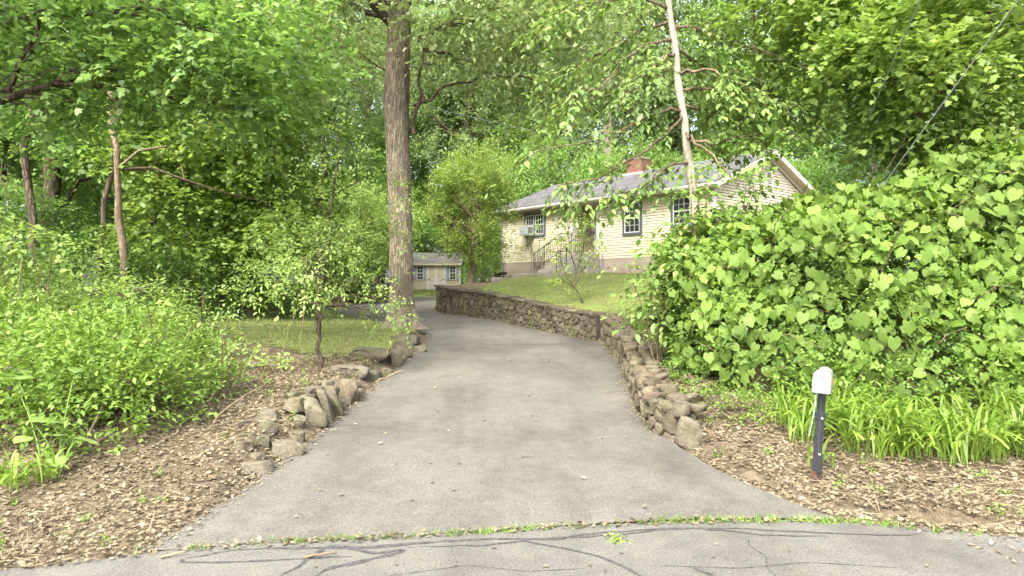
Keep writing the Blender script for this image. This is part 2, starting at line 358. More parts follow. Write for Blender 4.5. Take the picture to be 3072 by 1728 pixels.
def unit(a): return a/(np.linalg.norm(a, axis=-1, keepdims=True)+1e-9)
def frames(X, N):
    X = unit(X); Y = unit(np.cross(N, X)); Z = np.cross(X, Y)
    return X, Y, Z
def bake(L, T):
    """L = (pos, X, N, size) -> V, F"""
    P, X, N, S = L; X, Y, Z = frames(X, N); tv, tf = T; n, k = len(P), len(tv)
    V = P[:, None]+S[:, None, None]*(tv[None, :, 0, None]*X[:, None]+tv[None, :, 1, None]*Y[:, None]+tv[None, :, 2, None]*Z[:, None])
    F = tf[None]+(np.arange(n)*k)[:, None, None]
    return V.reshape(-1, 3), F.reshape(-1, tf.shape[1])
def cat(*Ls):
    Ls = [x for x in Ls if x is not None]
    return tuple(np.concatenate([l[i] for l in Ls]) for i in range(4))
def sprays(rng, org, dr, length, m, size, droop=.25, spread=.75, upn=1.0, jit=.35):
    """Flat leafy twigs: m leaves set alternately along each twig, blades facing mostly up."""
    n = len(org); dr = unit(dr); t = (np.arange(m)+.6)/m
    L = length*rng.uniform(.6, 1.3, n)
    P = org[:, None]+dr[:, None]*(t[None, :, None]*L[:, None, None])
    P[:, :, 2] -= droop*(t[None]**2)*L[:, None]
    up = np.array([0, 0, 1.])[None]+rng.normal(0, .28, (n, 3)); side = unit(np.cross(dr, up))
    sg = np.where(np.arange(m) % 2 == 0, 1., -1.)[None, :, None]
    X = dr[:, None]*.7+side[:, None]*sg*spread+rng.normal(0, jit, (n, m, 3)); X[:, :, 2] -= .25+droop*t[None]
    N = np.array([0, 0, upn])[None, None]+unit(np.cross(side, dr))[:, None]*.5*np.sign(unit(np.cross(side, dr))[:, None, 2:3])+rng.normal(0, jit, (n, m, 3))
    P = P+side[:, None]*sg*size*.15+rng.normal(0, size*.25, (n, m, 3))
    S = size*rng.uniform(.6, 1.25, (n, m))
    return P.reshape(-1, 3), X.reshape(-1, 3), N.reshape(-1, 3), S.reshape(-1)
def sphere_dirs(rng, n): return unit(rng.normal(0, 1, (n, 3)))
def lump_sprays(rng, lumps, per_m2, length, m, size, inner=.6, droop=.25, up=.25, zcut=-.75, **kw):
    """Twigs growing outwards from the skins of ellipsoid lumps (cx,cy,cz,rx,ry,rz)."""
    O, D = [], []
    for c in lumps:
        cx, cy, cz, rx, ry, rz = c
        area = 4*np.pi*(((rx*ry)**1.6+(rx*rz)**1.6+(ry*rz)**1.6)/3)**(1/1.6)
        n = max(3, int(area*per_m2)); u = sphere_dirs(rng, n); u = u[u[:, 2] > zcut]; n = len(u)
        rho = inner+(1-inner)*rng.uniform(0, 1, n)**.6
        O.append(np.array([cx, cy, cz])+u*np.array([rx, ry, rz])*rho[:, None])
        nd = unit(u/np.array([rx, ry, rz])); nd[:, 2] = nd[:, 2]*.6+up
        D.append(nd+rng.normal(0, .45, (n, 3)))
    return sprays(rng, np.concatenate(O), np.concatenate(D), length, m, size, droop=droop, **kw)
def crown_lumps(rng, c, Rr, Hh, n, lr, flat=.55):
    """n lumps spread through an ellipsoid crown, most of them near its skin."""
    u = sphere_dirs(rng, n); rho = rng.uniform(.35, 1, n)**.5
    P = np.array(c)+u*np.array([Rr, Rr, Hh])*rho[:, None]
    r = lr*rng.uniform(.6, 1.35, n)
    return [(*p, a, a, a*flat) for p, a in zip(P, r)]
def proj_px(P):
    y = np.maximum(P[:, 1], .1); return 512+683*P[:, 0]/y, 288-683*(P[:, 2]-CAMZ)/y
def leaf_objects(L, T, mat, parent, k, name='leaf', rng=None):
    """the k leaves that stand nearest the road become parts of their own; the rest is one mass. Parent sits unrotated."""
    P = L[0]; px, py = proj_px(P); ok = (px > 8) & (px < 1016) & (py > 8) & (py < 568)
    key = np.where(ok, P[:, 1]-3*L[3], 1e6); idx = np.argsort(key)[:k]; idx = idx[key[idx] < 1e5]
    rest = np.ones(len(P), bool); rest[idx] = False
    X, Y, Z = frames(L[1], L[2]); me = np_mesh(name, *T); me.materials.append(MATS[mat]); base = np.array(parent.location)
    for i in idx:
        o = bpy.data.objects.new(name, me); COL.objects.link(o); o.parent = parent
        M = np.eye(4); M[:3, 0] = X[i]*L[3][i]; M[:3, 1] = Y[i]*L[3][i]; M[:3, 2] = Z[i]*L[3][i]; M[:3, 3] = P[i]-base
        o.matrix_local = Matrix(M.tolist())
    return tuple(a[rest] for a in L)
def leaf_mass(name, L, T, mat, parent, kind=None, base=(0, 0, 0)):
    V, F = bake((L[0]-np.asarray(base), *L[1:]), T)
    o = np_obj(name, V, F, mat, parent)
    if kind: o['kind'] = kind
    return o

# ------------------------------------------------------------------ the lie of the land
STREET_Z = .15
def sstep(a, b, x): t = np.clip((x-a)/(b-a), 0, 1); return t*t*(3-2*t)
def plane_z(y): return np.maximum(STREET_Z, -.09+.0466*np.minimum(y, 33)+.014*np.clip(y-33, 0, 15)+.035*np.clip(y-48, 0, 30))
WALL_LOW = np.array([(1.84, 7.68), (1.67, 8.15), (1.71, 9.07), (1.83, 10.39), (2.06, 12.35), (2.23, 14.92), (2.16, 16.4)])
WALL_UP = np.array([(2.03, 16.72), (1.38, 17.9), (.49, 19.88), (-.91, 22.9), (-2.44, 24.66), (-2.9, 26.0)])
H_LOW = [.36, .40, .45, .48, .54, .60, .64]; H_UP = [.69, .72, .78, .88, .95, .99]
BANK_LINE = np.array([(14, 4.6), (4.6, 5.15), (2.75, 5.75), (2.25, 6.7), *[(x+.2, y) for x, y in WALL_LOW], *[(x+.17, y+.1) for x, y in WALL_UP], (-2.4, 29), (-2.3, 33), (-2.6, 37), (-2.6, 70)])
DRIVE_L = np.array([(-2.6, 4.85), (-2.51, 5.47), (-2.41, 6.03), (-2.36, 6.96), (-2.26, 7.97), (-2.26, 9.31), (-2.22, 11.37), (-2.14, 13.77), (-2.12, 16.2), (-2.25, 17.9), (-2.7, 18.9), (-4.02, 21.05), (-5.21, 23.08), (-6.51, 25.54), (-7.08, 29.78), (-5.99, 33.4), (-5.2, 36.4)])
DRIVE_R = np.array([(2.62, 5.36), (2.44, 5.55), (2.17, 6.08), (1.93, 6.7), (1.80, 7.3), *[tuple(p) for p in WALL_LOW[1:]], *[tuple(p) for p in WALL_UP], (-2.75, 29), (-2.7, 33), (-3.0, 36.4)])
STREET_EDGE = np.array([(-60, -4), (-12, 2.6), (-5, 4.05), (-3.33, 4.44), (-2.48, 4.77), (-1.69, 4.94), (-.56, 5.09), (.34, 5.25), (1.3, 5.39), (2.24, 5.41), (2.8, 5.36), (3.3, 5.15), (5, 4.75), (12, 3.2), (60, -4)])
def poly_sd(P, line):
    """signed distance, positive on the right of the line's direction"""
    best = np.full(len(P), 1e9); sg = np.zeros(len(P))
    for a, b in zip(line[:-1], line[1:]):
        ab = b-a; t = np.clip(((P-a)@ab)/(ab@ab), 0, 1); q = P-a-t[:, None]*ab; dd = np.hypot(q[:, 0], q[:, 1])
        cr = ab[0]*(P[:, 1]-a[1])-ab[1]*(P[:, 0]-a[0]); m = dd < best-1e-9
        best = np.where(m, dd, best); sg = np.where(m, -np.sign(cr), sg)
    return best*sg
def inside(P, poly):
    c = np.zeros(len(P), bool); n = len(poly)
    for i in range(n):
        a, b = poly[i], poly[(i+1) % n]
        m = ((a[1] > P[:, 1]) != (b[1] > P[:, 1])) & (P[:, 0] < (b[0]-a[0])*(P[:, 1]-a[1])/(b[1]-a[1]+1e-12)+a[0]); c ^= m
    return c
_cp = [(2.75, 5.75, .17), (4.6, 5.2, .16), (9, 5, .16), (14, 4.6, .2), (2.3, 6.8, .22), (2.87, 6.46, .22), (5, 6.8, .25), (9, 6.8, .3), (2.2, 7.7, .45), (3.4, 7.7, .38),
       (6, 8, .5), (10, 8.5, .7), (3, 9.5, .92), (5, 10.5, 1.1), (9, 11, 1.25), (3.5, 13, 1.28), (9, 15, 1.7), (14, 9, .9), (15, 20, 2.2), (22, 30, 2.6), (4, 16, 1.55),
       (.74, 25.65, 2.42), (-.6, 28.4, 2.36), (2.6, 24.2, 2.4), (0, 30.3, 2.48), (2.2, 27.6, 2.5), (4.5, 24.8, 2.52), (6.7, 22, 2.5), (12, 27, 2.5), (5, 34, 2.5), (10, 33, 2.55), (3.5, 20.5, 1.95), (1.0, 23.2, 1.98), (-1.3, 27.2, 2.1), (-2.2, 30, 1.7), (-2.2, 33, 1.65),
       (0, 45, 2.1), (15, 45, 2.5), (30, 45, 2.7), (-2.6, 50, 2.2), (15, 70, 3.1), (40, 70, 3.2), (50, 20, 2.4), (50, 8, 1.0)]
for (x, y), h in list(zip(WALL_LOW, H_LOW))+list(zip(WALL_UP, H_UP)): _cp.append((x+.3, y+.15, float(plane_z(y))+h-.05))
_cp = np.array(_cp)
def _tps(r2): return r2*np.log(r2+1e-9)
_n = len(_cp); _K = _tps(((_cp[:, None, :2]-_cp[None, :, :2])**2).sum(-1)); _Q = np.c_[np.ones(_n), _cp[:, :2]]
_sol = np.linalg.solve(np.block([[_K+.5*np.eye(_n), _Q], [_Q.T, np.zeros((3, 3))]]), np.r_[_cp[:, 2], 0, 0, 0])
def bank_z(P):
    out = np.empty(len(P))
    for i in range(0, len(P), 40000):
        q = P[i:i+40000]; out[i:i+40000] = _tps(((q[:, None]-_cp[None, :, :2])**2).sum(-1))@_sol[:_n]+np.c_[np.ones(len(q)), q]@_sol[_n:]
    return out
def lumpy(P, s, a): return a*(np.sin(P[:, 0]*s+1.3*np.sin(P[:, 1]*s*.7))+np.sin(P[:, 1]*s*1.3+1.7*np.sin(P[:, 0]*s*.6)))*.5
def ground_z(P):
    P = np.asarray(P, float); g = plane_z(P[:, 1])
    near = (np.abs(P[:, 0]) < 60) & (P[:, 1] > 3) & (P[:, 1] < 80)
    sr = poly_sd(P, BANK_LINE); sl_ = -poly_sd(P, DRIVE_L)
    bk = np.where(near, bank_z(np.where(near[:, None], P, 5.)), g); far = sstep(40, 60, np.hypot(P[:, 0], P[:, 1]-15)); bk = bk*(1-far)+g*far
    w = np.where(P[:, 1] > 27, sstep(-.3, 2.5, sr), np.where(P[:, 1] < 7.3, sstep(-.1, .5, sr), sstep(-.07, .07, sr)))
    z = g*(1-w)+np.maximum(bk, g)*w
    lift = sstep(.0, .45, sl_)*sstep(5.6, 7.6, P[:, 1])*(.20+.05*np.clip(sl_, 0, 12)) * (1-sstep(17, 22, P[:, 1])*.6)
    z = z+np.where(sr < 0, lift, 0)
    st = poly_sd(P, STREET_EDGE); on_drive = (sl_ < 0) & (sr < 0); soft = np.where(on_drive, -.014-.04*sstep(.12, .35, -st), 0)
    z = np.where(st > .06, np.minimum(z, STREET_Z-.04), z)
    off = np.minimum(np.abs(sl_), 1)*(~on_drive)*(st < 0)
    return z+soft+off*(lumpy(P, 2.3, .04)+lumpy(P+7, 6.1, .02))
def gz(x, y): return float(ground_z(np.array([[x, y]]))[0])
def axis(*segs): return np.unique(np.concatenate([np.linspace(a, b, n) for a, b, n in segs]))
gx = axis((-400, -60, 12), (-60, -12, 30), (-12, 12, 150), (12, 60, 30), (60, 400, 12)); gy = axis((-200, 0, 12), (0, 4, 8), (4, 28, 190), (28, 60, 60), (60, 500, 16))
GX, GY = np.meshgrid(gx, gy); GP = np.c_[GX.ravel(), GY.ravel()]; nx = len(gx); ny = len(gy)
ii, jj = np.meshgrid(np.arange(ny-1), np.arange(nx-1), indexing='ij'); GF = np.stack([ii*nx+jj, ii*nx+jj+1, (ii+1)*nx+jj+1, (ii+1)*nx+jj], -1).reshape(-1, 4)
ground = np_obj('ground', np.c_[GP, ground_z(GP)], GF, 'soil', smooth=True); tag(ground, kind='structure')

def strip(left, right, zf, n, m):
    """a sheet between two lines, n stations along and m across"""
    def res(l):
        s = np.r_[0, np.cumsum(np.hypot(*np.diff(l, axis=0).T))]; t = np.linspace(0, s[-1], n); return np.c_[np.interp(t, s, l[:, 0]), np.interp(t, s, l[:, 1])]
    A, B = res(left), res(right); t = np.linspace(0, 1, m); P = (A[:, None]*(1-t)[None, :, None]+B[:, None]*t[None, :, None]).reshape(-1, 2)
    i, j = np.meshgrid(np.arange(n-1), np.arange(m-1), indexing='ij'); F = np.stack([i*m+j, i*m+j+1, (i+1)*m+j+1, (i+1)*m+j], -1).reshape(-1, 4)
    return np.c_[P, zf(P)], F
rng = np.random.default_rng(5)
def ragged(l, amp, r, step=.12):
    s = np.r_[0, np.cumsum(np.hypot(*np.diff(l, axis=0).T))]; t = np.arange(0, s[-1], step); P = np.c_[np.interp(t, s, l[:, 0]), np.interp(t, s, l[:, 1])]
    return P+np.convolve(r.normal(0, amp, len(P)), [.25, .5, .25], 'same')[:, None]*np.array([1, .2])
def by_y(l, ys):
    o = np.argsort(l[:, 1], kind='stable'); return np.interp(ys, l[o, 1], l[o, 0])
ys = np.r_[np.linspace(4.8, 20, 150), np.linspace(20.2, 36.4, 70)]
rl, rr = ragged(DRIVE_L, .03, rng), ragged(DRIVE_R, .012, rng)
xl, xr = by_y(rl, ys), by_y(rr, ys)
def street_edge_y(x): return np.interp(x, STREET_EDGE[:, 0], STREET_EDGE[:, 1])
m = 26; t = np.linspace(0, 1, m); DX = xl[:, None]*(1-t)+(xr+.06)[:, None]*t; DY = np.repeat(ys[:, None], m, 1)
DY = np.maximum(DY, street_edge_y(DX)+.03)                                  # stop at the weedy joint with the street
DZ = plane_z(DY)+.004+.02*np.sin(np.linspace(0, np.pi, m))[None]*sstep(.05, 1.2, DY-street_edge_y(DX))
i_, j_ = np.meshgrid(np.arange(len(ys)-1), np.arange(m-1), indexing='ij')
drive = np_obj('driveway', np.c_[DX.ravel(), DY.ravel(), DZ.ravel()], np.stack([i_*m+j_, i_*m+j_+1, (i_+1)*m+j_+1, (i_+1)*m+j_], -1).reshape(-1, 4), 'asphalt_drive', smooth=True)
tag(drive, kind='structure')
ex = np.r_[np.linspace(-60, -5, 20), np.linspace(-4.9, 5, 140), np.linspace(5.2, 60, 20)]; ey = street_edge_y(ex)+.05+np.convolve(rng.normal(0, .012, len(ex)), [.25, .5, .25], 'same')
V, F = strip(np.c_[ex, ey], np.c_[ex, ey-8], lambda P: np.full(len(P), STREET_Z), len(ex), 12)
street = np_obj('street', V, F, 'asphalt_street'); tag(street, kind='structure')

def ribbon(pts, w, z, n=40, jit=.3, r=None):
    pts = np.array(pts, float); k = np.linspace(0, len(pts)-1, n); P = np.c_[np.interp(k, range(len(pts)), pts[:, 0]), np.interp(k, range(len(pts)), pts[:, 1])]
    P += np.c_[np.convolve(r.normal(0, .02, n), np.ones(9)/9, 'same'), np.convolve(r.normal(0, .025, n), np.ones(9)/9, 'same')]*(n > 100)
    for _ in range(3 if n < 100 else 10): P[1:-1] = (P[:-2]+2*P[1:-1]+P[2:])/4
    T = unit(np.gradient(P, axis=0)); N = np.c_[-T[:, 1], T[:, 0]]; ww = w*(1+jit*np.convolve(r.normal(0, 1, n), [.3, .4, .3], 'same'))*np.minimum(1, 3*np.sin(np.linspace(.05, np.pi-.05, n)))
    V = np.r_[np.c_[P+N*ww[:, None]/2, np.full(n, z)], np.c_[P-N*ww[:, None]/2, np.full(n, z)]]
    return V, np.array([(i, i+1, n+i+1, n+i) for i in range(n-1)])
SEAL = [([(-2.25, 4.66), (-2.0, 4.80), (-1.7, 4.86), (-1.2, 4.84), (-.7, 4.95), (-.3, 5.02)], .028), ([(-2.26, 4.66), (-2.22, 4.60), (-1.9, 4.60), (-1.45, 4.66), (-1.1, 4.70)], .034),
        ([(-1.75, 4.83), (-1.3, 4.87), (-1.0, 4.86), (-.5, 4.98), (.2, 5.05)], .045), ([(-1.5, 4.30), (-1.42, 4.55), (-1.36, 4.8), (-1.28, 4.9), (-1.2, 4.86), (-.95, 4.75), (-.75, 4.83), (-.85, 4.70), (-1.2, 4.5), (-1.3, 4.3)], .05),
        ([(-.75, 4.86), (-.2, 4.90), (.05, 5.0), (.35, 5.06), (.8, 5.10), (1.15, 5.22), (1.7, 5.26), (2.2, 5.17), (2.7, 5.10), (3.1, 5.12)], .03),
        ([(.0, 5.02), (.3, 5.02), (.55, 5.13), (.9, 5.2), (1.3, 5.26), (1.6, 5.20), (1.95, 5.10), (2.35, 5.09)], .03),
        ([(.05, 5.0), (.4, 4.83), (.6, 4.70), (.75, 4.52), (.86, 4.3)], .03), ([(1.2, 4.5), (1.28, 4.4), (1.3, 4.3)], .04)]
for k, (p, w) in enumerate(SEAL):
    ln = int(np.hypot(*np.diff(np.array(p), axis=0).T).sum()*70); V, F = ribbon(p, w*.75, STREET_Z+.0022+.0004*k, max(24, ln), .4, rng); np_obj('crack_sealant', V, F, 'sealant', street)
for k, (p, w) in enumerate([([(1.75, 5.05), (1.7, 4.9), (1.75, 4.7), (1.68, 4.5), (1.7, 4.3)], .007), ([(-.9, 4.35), (-.3, 4.55), (.1, 4.45), (.5, 4.5)], .006), ([(.9, 4.55), (1.5, 4.5), (2.0, 4.6), (2.6, 4.5)], .006)]):
    V, F = ribbon(p, w, STREET_Z+.0035, 60, .6, rng); np_obj('crack', V, F, 'sealant', street)
V, F = ribbon([(-2.0, 15.9), (-1.2, 16.0), (.2, 15.95), (1.6, 16.1)], .02, 0, 50, .6, rng); V[:, 2] = plane_z(V[:, 1])+.034; np_obj('crack', V, F, 'sealant', drive)
V, F = ribbon([(.84, 5.8), (.86, 5.85), (.9, 5.87)], .05, 0, 12, .2, rng)

def patch(name, poly, dz, mat, r, jag=.15):
    """grass sheet draped over the land"""
    P = np.asarray(poly, float); lo, hi = P.min(0), P.max(0); st = .16; X, Y = np.meshgrid(np.arange(lo[0], hi[0], st), np.arange(lo[1], hi[1], st)); Q = np.c_[X.ravel(), Y.ravel()]
    nX = X.shape[1]; i, j = np.meshgrid(np.arange(X.shape[0]-1), np.arange(nX-1), indexing='ij'); F = np.stack([i*nX+j, i*nX+j+1, (i+1)*nX+j+1, (i+1)*nX+j], -1).reshape(-1, 4)
    c = Q[F].mean(1); keep = inside(c+r.normal(0, jag, c.shape), P); F = F[keep]; u, inv = np.unique(F, return_inverse=True)
    o = np_obj(name, np.c_[Q[u], ground_z(Q[u])+dz], inv.reshape(-1, 4), mat, smooth=True); return tag(o, kind='structure')
LAWN = [(2.25, 17.1), (1.65, 18.2), (.8, 20.1), (-.6, 23.2), (-1.2, 24.2), (-.2, 26.4), (-.6, 29.0), (.9, 28.3), (3.5, 26.2), (6.7, 21.9), (7.4, 20.0), (5.0, 15.5), (3.8, 14.6), (3.0, 16.2)]
VERGE = [(-2.5, 12.6), (-2.45, 17.6), (-3.0, 19.2), (-4.4, 21.4), (-5.8, 23.6), (-6.9, 25.6), (-8.6, 24.0), (-8.4, 19), (-7.2, 16.4), (-5.0, 13.4), (-3.4, 12.4)]
FAR_GRASS = [(-7.6, 36.2), (-2.6, 36.2), (-2.5, 44.5), (-9, 44.5)]
lawn = patch('lawn', LAWN, .012, 'turf', rng); verge = patch('lawn_verge', VERGE, .012, 'turf', rng); farg = patch('lawn_strip', FAR_GRASS, .03, 'turf', rng)

def blades(name, poly, n, h, w, mat, r, label, parent=None):
    P = np.asarray(poly, float); lo, hi = P.min(0), P.max(0); Q = lo+r.uniform(0, 1, (n*3, 2))*(hi-lo); Q = Q[inside(Q, P)][:n]; k = len(Q)
    pos = np.c_[Q, ground_z(Q)+.008]; X = np.c_[r.normal(0, .45, (k, 2)), np.ones(k)]; N = np.c_[r.normal(0, 1, (k, 2)), np.zeros(k)]
    T = (np.array([(0, w/h, 0), (0, -w/h, 0), (1, 0, .25)]), np.array([(0, 1, 2)]))
    V, F = bake((pos, X, N, h*r.uniform(.4, 1.3, k)), T); return tag(np_obj(name, V, F, mat), label, 'grass', kind='stuff')
blades('grass', LAWN, 42000, .05, .007, 'leaf_grass', rng, 'short yellowish green grass on the sloping front lawn')
blades('grass', VERGE, 32000, .055, .006, 'leaf_grass', rng, 'patchy thin grass around the big trunk beside the drive')
blades('grass', FAR_GRASS, 5000, .09, .02, 'leaf_grass', rng, 'pale grass strip in front of the garden shed')

# ------------------------------------------------------------------ dry stone walls
def arc(line):
    s = np.r_[0, np.cumsum(np.hypot(*np.diff(line, axis=0).T))]
    def at(t, off):
        t = np.asarray(t, float); p = np.c_[np.interp(t, s, line[:, 0]), np.interp(t, s, line[:, 1])]; e = .25
        q = np.c_[np.interp(t+e, s, line[:, 0]), np.interp(t+e, s, line[:, 1])]-np.c_[np.interp(t-e, s, line[:, 0]), np.interp(t-e, s, line[:, 1])]; T = unit(q)
        return p+np.c_[T[:, 1], -T[:, 0]]*np.asarray(off)[..., None]          # + = right of the line = into the bank
    return s, at
def voronoi_cells(S, lo, hi, aspect):
    """clipped Voronoi polygons in a rectangle, y stretched by aspect"""
    cells = []; Q = S*np.array([1, aspect]); 
    for i in range(len(S)):
        poly = [np.array(p) for p in ((lo[0], lo[1]*aspect), (hi[0], lo[1]*aspect), (hi[0], hi[1]*aspect), (lo[0], hi[1]*aspect))]
        dd = ((Q-Q[i])**2).sum(1); 
        for j in np.argsort(dd)[1:22]:
            mid = (Q[i]+Q[j])/2; nn = Q[j]-Q[i]; out = []
            for a, b in zip(poly, poly[1:]+poly[:1]):
                da, db = (a-mid)@nn, (b-mid)@nn
                if da <= 0: out.append(a)
                if da*db < 0: out.append(a+(b-a)*da/(da-db))
            poly = out
            if len(poly) < 3: break
        if len(poly) >= 3: cells.append(np.array(poly)/np.array([1, aspect]))
    return cells
def rock(r, dims, cuts=9, sub=3):
    """boulder: a ball flattened by random planes"""
    bm = bmesh.new(); bmesh.ops.create_icosphere(bm, subdivisions=sub, radius=1); V = np.array([v.co[:] for v in bm.verts]); F = [[v.index for v in f.verts] for f in bm.faces]; bm.free()
    nz = unit(np.array([r.normal(0, .12), r.normal(0, .12), 1])); planes = [nz, -nz]
    for k in range(4): a = k*math.pi/2+r.normal(0, .28); planes.append(unit(np.array([math.cos(a), math.sin(a), r.normal(0, .22)])))
    planes += [unit(r.normal(0, 1, 3)) for _ in range(cuts-3)]
    for k, nn in enumerate(planes):
        dd = r.uniform(.42, .62) if k < 6 else r.uniform(.6, .85); e = V@nn-dd; V = V-np.maximum(e, 0)[:, None]*nn[None]*.985
    V += .03*np.sin(V[:, [1, 2, 0]]*4+r.uniform(0, 6, 3))+.018*np.sin(V[:, [2, 0, 1]]*11+r.uniform(0, 6, 3))+r.normal(0, .014, V.shape)
    V /= np.abs(V).max(0); return V*np.array(dims)/2, np.array(F)
def stone_wall(name, line, hs, label, mat, n_cols, n_rows, aspect, seed, thick, cap_w, cap_t, proud=.05, base_sink=.06):
    r = np.random.default_rng(seed); s, at = arc(line); L = s[-1]; hh = np.interp
    base = (float(line[0, 0]), float(line[0, 1]), float(plane_z(line[0, 1]))); root = empty(name, base, 0, label, 'wall')
    zb = lambda t: plane_z(at(t, np.zeros(len(t)))[:, 1]); ht = lambda t: np.interp(t, s, hs)
    # core: recessed earth and mortar behind the faces
    tt = np.linspace(0, L, 60); mb = MB(); rows = []
    for off, top in ((.05, 0), (.05, 1), (thick, 1), (thick, 0)):
        p = at(tt, np.full(60, off)); z = zb(tt)-.1+top*(ht(tt)+.04); rows.append(np.c_[p, z])
    V = np.concatenate(rows)-np.array(base); F = [(k*60+i, k*60+i+1, ((k+1) % 4)*60+i+1, ((k+1) % 4)*60+i) for k in range(4) for i in range(59)]+[(0, 60, 120, 180), (59, 119, 179, 239)]
    MB().add(V, F).build('core', 'core_dark', root)
    # face stones: unit-height Voronoi cells mapped on to the curved face
    g = []
    for i in range(n_cols):
        for j in range(n_rows): g.append(((i+.5+r.uniform(-.42, .42)+(.5 if j % 2 else 0))/n_cols*L, (j+.5+r.uniform(-.4, .4))/n_rows))
    S = np.array(g); S = S[(S[:, 0] > 0) & (S[:, 0] < L)]; hm = float(np.mean(hs))
    for c in voronoi_cells(S, (0, 0), (L, 1), hm*aspect):
        ctr = c.mean(0); k = len(c); d_ = proud*r.uniform(.5, 1.5); tilt = r.normal(0, .12, 2)
        sz = np.ptp(c, axis=0)
        if sz[0] < .035 or sz[1]*hm < .03: continue
        gap = 1-.016/max(.05, min(sz[0], sz[1]*hm)); rings = []
        for sc, dep in ((gap, -.10), (gap*.99, .25*d_), (gap*.80, d_), (gap*.42, d_*1.1)):
            q = ctr+(c-ctr)*sc*(1+(r.normal(0, .035, (k, 1)) if sc < .95 else 0))
            dd = dep+(0 if dep < 0 else (q-ctr)@np.array([tilt[0], tilt[1]*hm])*.6)+r.normal(0, .003, k)
            p = at(q[:, 0], -dd+.02); rings.append(np.c_[p, zb(q[:, 0])-base_sink*(1-q[:, 1])+q[:, 1]*ht(q[:, 0])])
        V = np.concatenate(rings)-np.array(base); F = [(a*k+i, a*k+(i+1) % k, (a+1)*k+(i+1) % k, (a+1)*k+i) for a in range(3) for i in range(k)]+[tuple(range(3*k, 4*k))]
        o = MB().add(V, F).build('stone', mat, root)
    # cap stones
    t = 0.
    if cap_w < .2:                                                    # loose rounded stones, two or three abreast
        while t < L:
            for off in (.06, .25):
                dm = (r.uniform(.16, .30), r.uniform(.17, .26), r.uniform(.10, .17)); tq = min(L, max(0, t+r.normal(0, .04))); p = at([tq], np.array([off+r.normal(0, .03)]))[0]; V, F = rock(r, dm, 8, 2)
                o = np_obj('cap_stone', V, F, mat, root); o.location = (p[0]-base[0], p[1]-base[1], float(zb(np.array([tq]))[0]+ht(tq))-.02+r.uniform(-.02, .03)-base[2]); o.rotation_euler = (r.normal(0, .15), r.normal(0, .15), r.uniform(0, 3))
            t += r.uniform(.17, .26)
        return root
    while t < L-.05:
        w = cap_w*r.uniform(.6, 1.5); t1 = min(L, t+w); m0 = (t+t1)/2; th = cap_t*r.uniform(.7, 1.4); V = []
        f0, b0 = -.03*r.uniform(0, 2.2), thick+r.uniform(-.06, .08)
        for z0, ins in ((0, .0), (.55, .0), (1, .025)):
            for tq, oq in ((t+.008+ins, f0+ins+r.normal(0, .012)), (m0, f0-.015+ins), (t1-.008-ins, f0+ins+r.normal(0, .012)), (t1-.008-ins, b0-ins), (t+.008+ins, b0-ins)):
                p = at([tq], np.array([oq]))[0]; V.append((p[0], p[1], float(zb(np.array([tq]))[0]+ht(tq))-.05+z0*th+r.normal(0, .006)))
        V = np.array(V)-np.array(base); F = [(a*5+i, a*5+(i+1) % 5, (a+1)*5+(i+1) % 5, (a+1)*5+i) for a in range(2) for i in range(5)]+[tuple(range(10, 15)), tuple(range(5))[::-1]]
        MB().add(V, F).build('cap_stone', mat, root); t = t1
    return root
plain('core_dark', (.055, .047, .038), .95, .05, .3, 8)
stone_wall('stone_retaining_wall', WALL_UP, H_UP, 'tall dark mortared fieldstone wall curving below the front lawn', 'stone_wall', 52, 6, 1.0, 3, .34, .30, .06, .03)
stone_wall('stone_retaining_wall', WALL_LOW, H_LOW, 'lower wall of lighter rounded stones edging the drive below the vines', 'stone_low', 44, 4, 1.0, 4, .27, .19, .08, .055)

